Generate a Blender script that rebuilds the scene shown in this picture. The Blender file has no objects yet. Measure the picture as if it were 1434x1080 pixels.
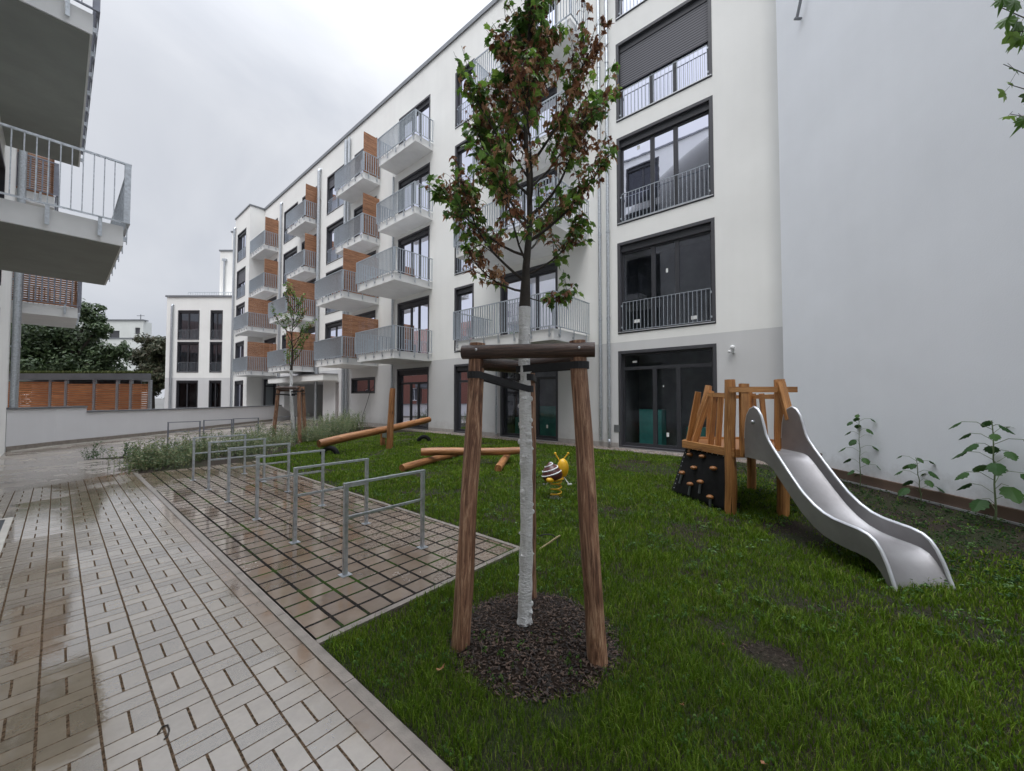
import bpy, math, random
import numpy as np
from mathutils import Vector, Matrix, noise as mnoise
random.seed(7); RNG = np.random.default_rng(7)
S = bpy.context.scene
COL = S.collection
R = math.radians
# ------------------------------------------------------------------ mesh builder
class MB:
    """collects faces (world coordinates) and links them as ONE mesh object"""
    def __init__(s): s.v = []; s.f = []; s.uv = []
    def face(s, pts, uvs=None):
        b = len(s.v); s.v += [tuple(p) for p in pts]; s.f.append(tuple(range(b, b + len(pts))))
        s.uv += uvs if uvs else [(0, 0)] * len(pts)
    def hexa(s, p):   # 8 points: bottom 4 ccw, top 4 ccw
        p = [Vector(q) for q in p]
        L = [(p[1]-p[0]).length, (p[3]-p[0]).length, (p[4]-p[0]).length]
        ax = L.index(max(L))
        o = p[0]; e = [(p[1]-p[0]), (p[3]-p[0]), (p[4]-p[0])]
        e = [q.normalized() if q.length > 1e-9 else q for q in e]
        off = random.random() * 37
        for idx in ((3,2,1,0),(4,5,6,7),(0,1,5,4),(1,2,6,5),(2,3,7,6),(3,0,4,7)):
            q = [p[i] for i in idx]; uv = []
            for r_ in q:
                c = [(r_-o).dot(e[k]) for k in range(3)]
                a = c[ax]; b = c[(ax+1) % 3] + c[(ax+2) % 3]
                uv.append((b + off, a))
            s.face(q, uv)
    def box(s, x0, x1, y0, y1, z0, z1, T=None):
        p = [(x0,y0,z0),(x1,y0,z0),(x1,y1,z0),(x0,y1,z0),(x0,y0,z1),(x1,y0,z1),(x1,y1,z1),(x0,y1,z1)]
        if T: p = [T(*q) for q in p]
        s.hexa(p)
    def beam(s, a, b, w, h, up=(0,0,1), roll=0):
        a = Vector(a); b = Vector(b); d = (b-a).normalized(); up = Vector(up)
        if abs(d.dot(up)) > .98: up = Vector((1,0,0)) if abs(d.x) < .9 else Vector((0,1,0))
        sx = d.cross(up).normalized(); sy = sx.cross(d)
        if roll:
            c, n = math.cos(roll), math.sin(roll); sx, sy = sx*c+sy*n, sy*c-sx*n
        sx = sx * w/2; sy = sy * h/2
        s.hexa([a-sx-sy, a+sx-sy, b+sx-sy, b-sx-sy, a-sx+sy, a+sx+sy, b+sx+sy, b-sx+sy])
    def tube(s, path, rad, n=8, caps=True, jit=0, flat=1.0, closed=False):
        path = [Vector(p) for p in path]; m = len(path)
        if not hasattr(rad, '__len__'): rad = [rad] * m
        rings = []; ref = None; dist = 0; ds = []
        for i, p in enumerate(path):
            if closed: d = path[(i+1) % m] - path[i-1]
            else: d = path[min(i+1, m-1)] - path[max(i-1, 0)]
            d = d.normalized() if d.length > 1e-9 else Vector((0,0,1))
            if ref is None: ref = Vector((0,0,1)) if abs(d.z) < .95 else Vector((1,0,0))
            sx = d.cross(ref)
            if sx.length < 1e-6: sx = d.orthogonal()
            sx.normalize(); sy = sx.cross(d).normalized(); ref = sy
            if i: dist += (path[i]-path[i-1]).length
            ds.append(dist)
            rg = []
            for k in range(n):
                a = 2*math.pi*k/n; rr = rad[i]
                if jit:
                    q = p*3.1; rr *= 1 + jit*mnoise.noise(Vector((math.cos(a)*1.3+q.x, math.sin(a)*1.3+q.y, q.z)))
                rg.append(p + sx*math.cos(a)*rr + sy*math.sin(a)*rr*flat)
            rings.append(rg)
        off = random.random()*37; w = max(rad)*2*math.pi
        for i in range(m if closed else m-1):
            j = (i+1) % m
            for k in range(n):
                k2 = (k+1) % n
                u0, u1 = off+w*k/n, off+w*(k+1)/n
                v1 = ds[j] if j else dist+.1
                s.face([rings[i][k], rings[i][k2], rings[j][k2], rings[j][k]], [(u0,ds[i]),(u1,ds[i]),(u1,v1),(u0,v1)])
        if caps and not closed:
            for rg, fl in ((rings[0], True), (rings[-1], False)):
                q = rg[::-1] if fl else rg
                s.face(q, [(off+.3*(a-q[0]).length, .02*i) for i, a in enumerate(q)])
    def sphere(s, c, r, n=10, m=7, sc=(1,1,1), rot=None):
        c = Vector(c); g = []
        for i in range(m+1):
            t = math.pi*i/m; row = []
            for k in range(n):
                a = 2*math.pi*k/n
                v = Vector((math.sin(t)*math.cos(a)*sc[0], math.sin(t)*math.sin(a)*sc[1], math.cos(t)*sc[2]))*r
                if rot: v = rot @ v
                row.append(c+v)
            g.append(row)
        for i in range(m):
            for k in range(n):
                k2 = (k+1) % n
                if i == 0: s.face([g[0][k], g[1][k], g[1][k2]])
                elif i == m-1: s.face([g[i][k], g[i+1][k], g[i][k2]])
                else: s.face([g[i][k], g[i+1][k], g[i+1][k2], g[i][k2]])
    def lathe(s, c, prof, n=16, rot=None):
        c = Vector(c); rings = []
        for r, z in prof:
            rg = []
            for k in range(n):
                a = 2*math.pi*k/n; v = Vector((r*math.cos(a), r*math.sin(a), z))
                if rot: v = rot @ v
                rg.append(c+v)
            rings.append(rg)
        for i in range(len(rings)-1):
            for k in range(n):
                k2 = (k+1) % n; s.face([rings[i][k], rings[i][k2], rings[i+1][k2], rings[i+1][k]], [(k/n,i),((k+1)/n,i),((k+1)/n,i+1),(k/n,i+1)])
    def build(s, name, mat, parent=None, smooth=False, merge=False, bevel=0):
        me = bpy.data.meshes.new(name)
        o0 = world_loc(parent) if parent else Vector((0,0,0))
        v = np.array(s.v, dtype=np.float64).reshape(-1,3) - np.array(o0)
        me.from_pydata(v.tolist(), [], s.f)
        uvl = me.uv_layers.new(name='UVMap')
        uvl.data.foreach_set('uv', np.array(s.uv, dtype=np.float32).ravel())
        if merge or smooth:
            import bmesh
            bm = bmesh.new(); bm.from_mesh(me); bmesh.ops.remove_doubles(bm, verts=bm.verts, dist=2e-5)
            bmesh.ops.recalc_face_normals(bm, faces=bm.faces); bm.to_mesh(me); bm.free()
        if smooth: me.polygons.foreach_set('use_smooth', [True]*len(me.polygons))
        me.materials.append(mat)
        o = bpy.data.objects.new(name, me); COL.objects.link(o)
        if parent: o.parent = parent
        if bevel:
            md = o.modifiers.new('bevel', 'BEVEL'); md.width = bevel; md.segments = 2; md.limit_method = 'ANGLE'
        if smooth:
            try: me.set_sharp_from_angle(angle=R(45))
            except Exception: pass
        return o
def world_loc(o):
    p = Vector((0,0,0))
    while o: p = p + o.location; o = o.parent
    return p
def thing(name, label, cat, loc=(0,0,0), group=None):
    o = bpy.data.objects.new(name, None); COL.objects.link(o); o.location = loc; o.empty_display_size = .1
    o['label'] = label; o['category'] = cat
    if group: o['group'] = group
    return o
def tag(o, label, cat, group=None):
    o['label'] = label; o['category'] = cat
    if group: o['group'] = group
    return o
def kind(o, k, label=None, cat=None):
    o['kind'] = k
    if label: o['label'] = label
    if cat: o['category'] = cat
    return o
def children(o): return [c for c in COL.objects if c.parent == o]
def copy_tree(o, parent=None):
    c = o.copy(); COL.objects.link(c); c.parent = parent
    for ch in list(children(o)): copy_tree(ch, c)
    return c
def npmesh(name, verts, faces_flat, loop_starts, loop_tot, mat, attr=None):
    me = bpy.data.meshes.new(name)
    me.vertices.add(len(verts)); me.vertices.foreach_set('co', verts.astype(np.float32).ravel())
    me.loops.add(len(faces_flat)); me.loops.foreach_set('vertex_index', faces_flat.astype(np.int32))
    me.polygons.add(len(loop_starts)); me.polygons.foreach_set('loop_start', loop_starts.astype(np.int32))
    try: me.polygons.foreach_set('loop_total', loop_tot.astype(np.int32))
    except Exception: pass
    if attr is not None:
        at = me.attributes.new('tint', 'FLOAT', 'POINT'); at.data.foreach_set('value', attr.astype(np.float32))
    me.update(calc_edges=True); me.materials.append(mat)
    o = bpy.data.objects.new(name, me); COL.objects.link(o); return o

# ------------------------------------------------------------------ materials
class NT:
    def __init__(s, name):
        s.m = bpy.data.materials.new(name); s.m.use_nodes = True; s.t = s.m.node_tree
        s.b = s.t.nodes['Principled BSDF']; s.out = s.t.nodes['Material Output']
    def n(s, t, **kw):
        nd = s.t.nodes.new(t)
        for k, v in kw.items():
            if k.startswith('i_'):
                key = k[2:]; key = int(key) if key.isdigit() else key.replace('_', ' ')
                if hasattr(v, 'is_output') or isinstance(v, bpy.types.NodeSocket): s.t.links.new(v, nd.inputs[key])
                else: nd.inputs[key].default_value = v
            else: setattr(nd, k, v)
        return nd
    def math(s, op, a, b=0.0, c=None, clamp=False):
        nd = s.t.nodes.new('ShaderNodeMath'); nd.operation = op; nd.use_clamp = clamp
        for i, x in enumerate((a, b, c)):
            if x is None: continue
            if isinstance(x, bpy.types.NodeSocket): s.t.links.new(x, nd.inputs[i])
            else: nd.inputs[i].default_value = x
        return nd.outputs[0]
    def ramp(s, fac, stops):
        nd = s.t.nodes.new('ShaderNodeValToRGB'); s.t.links.new(fac, nd.inputs[0])
        el = nd.color_ramp.elements
        while len(el) > 1: el.remove(el[-1])
        el[0].position = stops[0][0]; el[0].color = (*stops[0][1], 1)
        for p, c in stops[1:]:
            e = el.new(p); e.color = (*c, 1)
        return nd.outputs[0]
    def mix(s, f, a, b, mode='MIX'):
        nd = s.t.nodes.new('ShaderNodeMix'); nd.data_type = 'RGBA'; nd.blend_type = mode
        for k, x in (('Factor', f), ('A', a), ('B', b)):
            inp = [i for i in nd.inputs if i.name == k and (i.type == 'RGBA' or k == 'Factor')][0]
            if isinstance(x, bpy.types.NodeSocket): s.t.links.new(x, inp)
            else: inp.default_value = x if k == 'Factor' else (*x, 1)
        return [o for o in nd.outputs if o.type == 'RGBA'][0]
    def pos(s): return s.n('ShaderNodeNewGeometry').outputs['Position']
    def noise(s, scale, detail=3, vec=None, rough=.55, dist=0.0):
        nd = s.n('ShaderNodeTexNoise', i_Scale=scale, i_Detail=detail, i_Roughness=rough, i_Distortion=dist)
        if vec: s.t.links.new(vec, nd.inputs['Vector'])
        return nd.outputs['Fac']
    def link(s, a, b): s.t.links.new(a, b)
    def col(s, x):
        if isinstance(x, bpy.types.NodeSocket): s.t.links.new(x, s.b.inputs['Base Color'])
        else: s.b.inputs['Base Color'].default_value = (*x, 1)
    def set(s, **kw):
        for k, v in kw.items():
            i = s.b.inputs[k.replace('_', ' ')]
            if isinstance(v, bpy.types.NodeSocket): s.t.links.new(v, i)
            else: i.default_value = v
    def bump(s, h, strength=.3, dist=.01):
        nd = s.n('ShaderNodeBump', i_Strength=strength, i_Distance=dist, i_Height=h)
        s.t.links.new(nd.outputs[0], s.b.inputs['Normal'])
def simple(name, c, rough=.6, metal=0.0, var=.12, nscale=6, bump=.0, bscale=80, c2=None, spec=.5):
    t = NT(name); p = t.pos()
    f = t.noise(nscale, 4, p)
    a = tuple(max(0, x*(1-var)) for x in c); b = c2 if c2 else tuple(min(1, x*(1+var)) for x in c)
    t.col(t.ramp(f, [(.3, a), (.7, b)])); t.set(Roughness=rough, Metallic=metal)
    t.b.inputs['Specular IOR Level'].default_value = spec
    if bump: t.bump(t.noise(bscale, 3, p), bump, .004)
    return t.m
def plaster(name, c, streak=.018, splash=0.0):
    t = NT(name); p = t.pos()
    big = t.noise(.55, 5, p); fine = t.noise(55, 3, p)
    mp = t.n('ShaderNodeMapping', i_Vector=p, i_Scale=(2.2, 2.2, .12))
    st = t.noise(1.6, 5, mp.outputs[0])
    base = t.ramp(big, [(.3, tuple(x*.955 for x in c)), (.7, tuple(min(1, x*1.03) for x in c))])
    sf = t.ramp(st, [(.35, (1-streak,)*3), (.6, (1, 1, 1))])
    cc = t.mix(1.0, base, sf, 'MULTIPLY')
    if splash:   # rain splashed soil: ragged dirt just above the ground, and a few soft patches
        sz_ = t.n('ShaderNodeSeparateXYZ', i_0=p).outputs[2]
        k = t.math('SUBTRACT', t.math('MULTIPLY', t.noise(3.5, 6, p, .7), 1.15), t.math('MULTIPLY', sz_, 1.1))
        cc = t.mix(t.math('MULTIPLY', t.ramp(k, [(.0, (0, 0, 0)), (.55, (1, 1, 1))]), splash), cc, (.20, .18, .15))
    t.col(cc); t.set(Roughness=.85)
    t.b.inputs['Specular IOR Level'].default_value = .25
    t.bump(fine, .35, .004)
    return t.m
def woodmat(name, dark, mid, light, rough=.5, knots=True, vs=.8, fine=48):
    t = NT(name); uv = t.n('ShaderNodeUVMap').outputs[0]
    mp = t.n('ShaderNodeMapping', i_Vector=uv, i_Scale=(fine, 1.6*vs, 1))
    g = t.noise(1.0, 7, mp.outputs[0], .72, 1.6)
    mp2 = t.n('ShaderNodeMapping', i_Vector=uv, i_Scale=(5, .9*vs, 1)); b = t.noise(1.0, 4, mp2.outputs[0], .6, 1.0)
    c = t.ramp(g, [(.36, dark), (.5, mid), (.63, light)])
    c2 = t.ramp(b, [(.34, (.38, .34, .32)), (.58, (1, 1, 1))])
    c = t.mix(.55, c, c2, 'MULTIPLY')
    if knots:
        mpk = t.n('ShaderNodeMapping', i_Vector=uv, i_Scale=(7, 2.6, 1))
        vo = t.n('ShaderNodeTexVoronoi', i_Vector=mpk.outputs[0], i_Scale=1.0, i_Randomness=1.0)
        k = t.ramp(vo.outputs['Distance'], [(.07, (.25, .2, .18)), (.13, (.75, .7, .68)), (.16, (1, 1, 1))])
        c = t.mix(.8, c, k, 'MULTIPLY')
    t.col(c); t.set(Roughness=rough); t.bump(g, .7, .008)
    return t.m
M = {}
M['white'] = plaster('facade_plaster', (.80, .80, .775))
M['grey_base'] = plaster('grey_base_plaster', (.60, .60, .60), .018, .3)
M['bluewall'] = plaster('bluish_gable_plaster', (.83, .855, .89), .010, .4)
M['lowwall'] = plaster('low_wall_plaster', (.62, .62, .63), .02)
M['slab'] = simple('balcony_concrete', (.74, .74, .73), .6, var=.05, nscale=2, bump=.1)
M['slabdark'] = simple('dark_soffit', (.26, .27, .245), .7, var=.08, nscale=2, bump=.1)
M['galv'] = simple('galvanised_steel', (.50, .53, .56), .38, .85, var=.22, nscale=22)
M['galvbar'] = simple('galvanised_bars', (.42, .46, .50), .45, .5, var=.12, nscale=18)
M['galvdark'] = simple('dark_galvanised_steel', (.24, .25, .29), .45, .6, var=.15)
M['frame'] = simple('anthracite_frame', (.035, .036, .042), .42, 0, var=.08)
M['surround'] = simple('dark_window_surround', (.055, .055, .062), .5, 0, var=.08)
M['coping'] = simple('zinc_coping', (.20, .21, .225), .4, .5, var=.12, nscale=2)
M['sill'] = simple('aluminium_sill', (.62, .63, .65), .35, .7, var=.08)
M['sticker'] = simple('paper_sticker', (.75, .76, .74), .7, var=.05)
M['black'] = simple('black_webbing', (.014, .014, .016), .6, var=.3, nscale=60, bump=.2, bscale=300)
M['rubber'] = simple('black_rubber', (.010, .010, .011), .7, var=.35, nscale=14, bump=.3, bscale=120, spec=.2)
M['interior'] = simple('dark_interior', (.13, .13, .14), .9, var=.4, nscale=1.2)
M['curtain'] = simple('pale_curtain', (.42, .43, .48), .9, var=.1, nscale=3)
M['teal'] = simple('teal_boards', (.03, .17, .16), .6, var=.25, nscale=3)
M['steel'] = None
t = NT('brushed_stainless_steel'); p = t.pos()
mp = t.n('ShaderNodeMapping', i_Vector=p, i_Rotation=(0, 0, R(-42)), i_Scale=(1.5, 40, 20))
f = t.noise(2.0, 4, mp.outputs[0]); f2 = t.noise(2.2, 4, p)
t.col(t.ramp(f2, [(.3, (.25, .24, .24)), (.7, (.36, .35, .35))])); t.set(Metallic=.75, Roughness=t.math('MULTIPLY_ADD', f, .14, .42)); t.b.inputs['Specular IOR Level'].default_value = .4; t.bump(f, .1, .003)
M['steel'] = t.m
M['screen'] = woodmat('larch_screen_slats', (.17, .07, .035), (.36, .17, .088), (.52, .29, .16), .55, False)
M['shelterwood'] = woodmat('shelter_slats', (.20, .065, .025), (.40, .15, .06), (.58, .27, .12), .55, False)
M['oiled'] = woodmat('oiled_robinia', (.26, .10, .028), (.44, .20, .062), (.58, .30, .11), .42, True)
M['logwood'] = woodmat('debarked_log', (.17, .065, .022), (.36, .155, .055), (.50, .25, .10), .45, True)
M['stake'] = woodmat('weathered_stake', (.085, .036, .02), (.28, .14, .08), (.55, .35, .22), .6, True, 1.5, 30)
M['stakedark'] = woodmat('wet_dark_crossbar', (.022, .012, .009), (.06, .032, .022), (.15, .085, .058), .38, True, 1.2, 60)
t = NT('whitewashed_bark'); p = t.pos()
mp = t.n('ShaderNodeMapping', i_Vector=p, i_Scale=(1, 1, .6)); a = t.noise(16, 5, mp.outputs[0], .6); b = t.noise(60, 4, p)
t.col(t.ramp(a, [(.22, (.38, .36, .33)), (.34, (.74, .74, .72)), (.6, (.88, .88, .87))])); t.set(Roughness=.75)
t.bump(t.math('ADD', a, t.math('MULTIPLY', b, .35)), .8, .015); t.bump(t.math('ADD', t.math('MULTIPLY', t.noise(26, 4, t.n('ShaderNodeMapping', i_Vector=p, i_Scale=(1, 1, 2.5)).outputs[0], .65), 1.4), t.math('MULTIPLY', b, .3)), 1.0, .02); M['whitewash'] = t.m
M['bark'] = simple('tree_bark', (.035, .028, .022), .8, var=.4, nscale=12, bump=.6, bscale=30)
def leafmat(name, cols, rough=.45, trans=.25):
    t = NT(name)
    r = t.n('ShaderNodeNewGeometry').outputs['Random Per Island']
    n = t.noise(3, 2, t.pos())
    f = t.math('ADD', t.math('MULTIPLY', r, .75), t.math('MULTIPLY', n, .3))
    c = t.ramp(f, [(i/(len(cols)-1)*.7+.15, q) for i, q in enumerate(cols)])
    t.col(c); t.set(Roughness=rough)
    if trans:
        tr = t.n('ShaderNodeBsdfTranslucent'); t.link(c, tr.inputs[0])
        mx = t.n('ShaderNodeMixShader', i_0=trans); t.link(t.b.outputs[0], mx.inputs[1]); t.link(tr.outputs[0], mx.inputs[2])
        t.link(mx.outputs[0], t.out.inputs[0])
    return t.m
M['leaf'] = leafmat('green_maple_leaf', [(.05, .10, .022), (.085, .18, .032), (.12, .235, .04), (.21, .33, .055), (.12, .21, .05)], .4, .45)
M['deadleaf'] = leafmat('withered_maple_leaf', [(.12, .045, .026), (.26, .11, .055), (.40, .20, .10), (.52, .32, .18)], .6, .15)
M['farleaf'] = leafmat('far_foliage', [(.014, .030, .010), (.025, .05, .015), (.038, .07, .02), (.055, .085, .028)], .6, .15)
M['farleaf2'] = leafmat('far_foliage_olive', [(.02, .03, .012), (.036, .048, .018), (.055, .06, .025), (.07, .055, .03)], .6, .15)
M['shrub'] = leafmat('bed_shrub_leaf', [(.04, .075, .02), (.07, .12, .035), (.11, .16, .05), (.24, .22, .11), (.12, .17, .06)], .6, .3)
M['weedleaf'] = leafmat('weed_leaf', [(.022, .058, .018), (.034, .08, .022), (.05, .105, .028)], .5, .25)
M['weedleaf'].node_tree.nodes['Principled BSDF'].inputs['Specular IOR Level'].default_value = .15
M['clover'] = leafmat('clover_leaf', [(.05, .12, .02), (.08, .17, .03), (.12, .21, .05)], .5, .25)
M['stem'] = simple('green_stem', (.10, .14, .06), .6, var=.2)
# grass
t = NT('grass_blade'); r = t.n('ShaderNodeNewGeometry').outputs['Random Per Island']; p = t.pos()
big = t.noise(.9, 3, p)
at = t.n('ShaderNodeAttribute', attribute_name='tint').outputs['Fac']
c = t.ramp(r, [(0, (.056, .115, .009)), (.35, (.094, .175, .013)), (.75, (.142, .235, .02)), (.93, (.22, .30, .042)), (1, (.28, .25, .10))])
c = t.mix(t.math('MULTIPLY', big, .5), c, (.08, .15, .010)); c = t.mix(.5, c, t.ramp(big, [(.35, (.75, .8, .7)), (.65, (1.25, 1.15, 1))]), 'MULTIPLY')
t.col(c); t.set(Roughness=.5); t.b.inputs['Specular IOR Level'].default_value = .15
tr = t.n('ShaderNodeBsdfTranslucent'); t.link(c, tr.inputs[0]); mx = t.n('ShaderNodeMixShader', i_0=.25)
t.link(t.b.outputs[0], mx.inputs[1]); t.link(tr.outputs[0], mx.inputs[2]); t.link(mx.outputs[0], t.out.inputs[0]); M['grass'] = t.m
# soil
t = NT('dark_soil'); p = t.pos(); a = t.noise(1.3, 5, p); b = t.noise(38, 5, p, .7)
c = t.ramp(b, [(.3, (.012, .009, .006)), (.55, (.035, .026, .019)), (.75, (.085, .067, .052))])
t.col(t.mix(t.ramp(a, [(.45, (0, 0, 0)), (.6, (.55, .55, .55))]), c, (.025, .042, .012))); t.set(Roughness=.9); t.b.inputs['Specular IOR Level'].default_value = .2; t.bump(b, 1.0, .03); M['soil'] = t.m
M['mulch'] = simple('bark_mulch', (.014, .009, .006), .9, var=.7, nscale=50, bump=.6, bscale=90, c2=(.028, .018, .012), spec=.15)
M['mulchchip'] = leafmat('mulch_chip', [(.007, .005, .003), (.018, .011, .007), (.042, .024, .016), (.10, .062, .042)], .7, 0)
M['pebble'] = leafmat('gravel_pebble', [(.16, .14, .12), (.28, .24, .21), (.42, .38, .34), (.30, .20, .16)], .6, 0)
M['splashstone'] = simple('base_concrete', (.34, .32, .30), .8, var=.12, bump=.3)
M['plinth'] = simple('brown_plinth_board', (.10, .065, .045), .7, var=.15, nscale=3)
M['glasswhite'] = simple('white_plastic', (.75, .76, .76), .35, var=.03)
M['yellow'] = simple('yellow_paint', (.72, .40, .015), .35, var=.08, nscale=20)
M['brownshell'] = simple('dark_brown_paint', (.075, .018, .014), .35, var=.1)
M['bamboo'] = simple('bamboo_cane', (.42, .33, .19), .5, var=.2, nscale=20)
M['asphalt'] = simple('far_ground', (.10, .10, .095), .8, var=.2, nscale=1)
M['farwall'] = plaster('far_house_plaster', (.62, .64, .62))
M['doorwood'] = simple('reddish_door', (.14, .04, .03), .5, var=.2)
M['lid'] = simple('doormat_grate', (.04, .045, .05), .6, var=.3, nscale=90)
# glass: see-through with a strong mirror coat
def glassmat(name, ior=1.9, tint=(.62, .68, .68)):
    t = NT(name)
    fr = t.n('ShaderNodeFresnel', i_IOR=ior)
    gl = t.n('ShaderNodeBsdfGlossy'); gl.inputs['Roughness'].default_value = .015; gl.inputs['Color'].default_value = (.86, .88, 1, 1)
    p = t.pos(); b = t.n('ShaderNodeBump', i_Strength=.05, i_Distance=.02, i_Height=t.noise(1.3, 2, p)); t.link(b.outputs[0], gl.inputs['Normal'])
    tr = t.n('ShaderNodeBsdfTransparent'); tr.inputs[0].default_value = (*tint, 1)
    mx = t.n('ShaderNodeMixShader'); t.link(fr.outputs[0], mx.inputs[0]); t.link(tr.outputs[0], mx.inputs[1]); t.link(gl.outputs[0], mx.inputs[2])
    t.link(mx.outputs[0], t.out.inputs[0]); return t.m
M['glass'] = glassmat('window_glass', 1.8); M['glasslow'] = glassmat('ground_floor_glass', 1.42, (.8, .85, .85))
# roller shutter slats
t = NT('roller_shutter'); p = t.pos(); sp = t.n('ShaderNodeSeparateXYZ', i_0=p)
w = t.math('FRACT', t.math('MULTIPLY', sp.outputs[2], 1/.075)); t.col(t.ramp(w, [(.0, (.015, .015, .018)), (.25, (.02, .02, .023)), (.4, (.11, .11, .125)), (.9, (.15, .15, .17))]))
t.set(Roughness=.5); t.b.inputs['Specular IOR Level'].default_value = .3; M['shutter'] = t.m

def wet_common(t, p, colour, joint, hbump, ior=1.95, dry=.14, film_r=.035, bs=.5):
    """wet stone: water film in smooth patches gives a mirror coat over the stone"""
    pud = t.noise(.85, 4, p, .6); edge = t.noise(9, 4, p, .7)
    film = t.math('ADD', pud, t.math('MULTIPLY', edge, .16))
    wet = t.ramp(film, [(.53, (0, 0, 0)), (.57, (1, 1, 1))])
    dry_r = t.math('MULTIPLY_ADD', t.noise(30, 3, p), .16, dry)
    jr = t.math('MULTIPLY', joint, .75)
    rough = t.math('ADD', t.mix(wet, t.n('ShaderNodeCombineXYZ', i_0=dry_r, i_1=dry_r, i_2=dry_r).outputs[0], (film_r,)*3), jr, clamp=True)
    t.set(Roughness=rough); t.b.inputs['IOR'].default_value = ior
    t.link(t.math('SUBTRACT', 1.0, joint), t.b.inputs['Specular IOR Level'])
    h = t.math('SUBTRACT', hbump, t.math('MULTIPLY', joint, 1.0))
    nb = t.n('ShaderNodeBump', i_Strength=bs, i_Distance=.005, i_Height=h)
    t.link(nb.outputs[0], t.b.inputs['Normal'])
    t.col(colour)
def paver_tex(name, ox, oy, px, py, basket, c_a, c_b, c_joint, jw, jwy, moss=0.0, gravel=False, **wk):
    t = NT(name); p = t.pos(); sp = t.n('ShaderNodeSeparateXYZ', i_0=p)
    wob = t.math('MULTIPLY', t.math('SUBTRACT', t.noise(5, 2, p), .5), .006)
    x = t.math('DIVIDE', t.math('ADD', t.math('SUBTRACT', sp.outputs[0], ox), wob), px)
    y = t.math('DIVIDE', t.math('ADD', t.math('SUBTRACT', sp.outputs[1], oy), wob), py)
    i = t.math('FLOOR', x); j = t.math('FLOOR', y); fx = t.math('FRACT', x); fy = t.math('FRACT', y)
    ex = t.math('MULTIPLY', t.math('MINIMUM', fx, t.math('SUBTRACT', 1, fx)), px)
    ey = t.math('MULTIPLY', t.math('MINIMUM', fy, t.math('SUBTRACT', 1, fy)), py)
    jx = t.math('LESS_THAN', ex, jw); jy = t.math('LESS_THAN', ey, jwy)
    jt = t.math('MAXIMUM', jx, jy); cx, cy = i, j
    if basket:
        par = t.math('MODULO', t.math('ABSOLUTE', t.math('ADD', t.math('ADD', i, j), 1000)), 2)   # 1: pair side by side
        mx_ = t.math('MULTIPLY', t.math('ABSOLUTE', t.math('SUBTRACT', fx, .5)), px)
        my_ = t.math('MULTIPLY', t.math('ABSOLUTE', t.math('SUBTRACT', fy, .5)), py)
        m1 = t.math('MULTIPLY', par, t.math('LESS_THAN', mx_, jw)); m2 = t.math('MULTIPLY', t.math('SUBTRACT', 1, par), t.math('LESS_THAN', my_, jwy))
        jt = t.math('MAXIMUM', jt, t.math('MAXIMUM', m1, m2))
        cx = t.math('ADD', i, t.math('MULTIPLY', t.math('MULTIPLY', par, t.math('GREATER_THAN', fx, .5)), .37))
        cy = t.math('ADD', j, t.math('MULTIPLY', t.math('MULTIPLY', t.math('SUBTRACT', 1, par), t.math('GREATER_THAN', fy, .5)), .41))
    cell = t.n('ShaderNodeCombineXYZ', i_0=cx, i_1=cy); wn = t.n('ShaderNodeTexWhiteNoise'); t.link(cell.outputs[0], wn.inputs[0])
    v = t.math('ADD', t.math('MULTIPLY', wn.outputs[0], .5), t.math('MULTIPLY', t.noise(7, 5, p, .65), .6))
    stone = t.ramp(v, [(.2, c_a), (.85, c_b)])
    big = t.noise(.7, 4, p); stone = t.mix(.5, stone, t.ramp(big, [(.35, (.72, .68, .62)), (.65, (1, 1, 1))]), 'MULTIPLY')
    jc = t.ramp(t.noise(120 if gravel else 60, 2, p, .6), [(.35, tuple(q*.45 for q in c_joint)), (.65, tuple(q*1.5 for q in c_joint))])
    if moss:
        jc = t.mix(t.math('MULTIPLY', t.ramp(t.noise(2.3, 4, p), [(.5, (0, 0, 0)), (.62, (1, 1, 1))]), moss), jc, (.03, .06, .012))
    colr = t.mix(jt, stone, jc)
    wet_common(t, p, colr, jt, t.math('MULTIPLY', t.noise(45, 3, p), .12), **wk)
    # every stone lies a hair out of level
    return t.m
M['path'] = paver_tex('wet_block_paving', .17, 0, .2, .2, True, (.13, .107, .078), (.24, .202, .152), (.075, .052, .034), .0055, .0036, ior=2.15)
M['gutter'] = paver_tex('wet_soldier_course', .97, .1, .1, .2, False, (.14, .103, .072), (.22, .168, .124), (.05, .04, .03), .0022, .0022)
M['patio'] = paver_tex('wide_joint_paving', 1.53, .02, .2, .19, False, (.12, .088, .062), (.205, .155, .115), (.022, .020, .018), .0125, .0125, .8, True, ior=1.62, dry=.20, film_r=.06, bs=.25)
t = NT('wet_sandy_driveway'); p = t.pos()
mp = t.n('ShaderNodeMapping', i_Vector=p, i_Scale=(1, 2.5, 1)); a = t.noise(.8, 5, mp.outputs[0]); b = t.noise(25, 4, p)
z0 = t.math('MULTIPLY', a, 0.0)
wet_common(t, p, t.ramp(a, [(.3, (.16, .135, .11)), (.7, (.27, .235, .195))]), z0, t.math('MULTIPLY', b, .25), ior=1.5, dry=.3, film_r=.12); M['drive'] = t.m
M['kerb'] = simple('concrete_kerb', (.20, .175, .15), .35, var=.2, nscale=9, bump=.4, bscale=90)
M['strip'] = simple('pale_concrete_strip', (.42, .40, .36), .6, var=.15, bump=.3)
M['roofgreen'] = leafmat('sedum', [(.08, .11, .03), (.14, .17, .05), (.20, .21, .07)], .8, 0)

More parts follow.
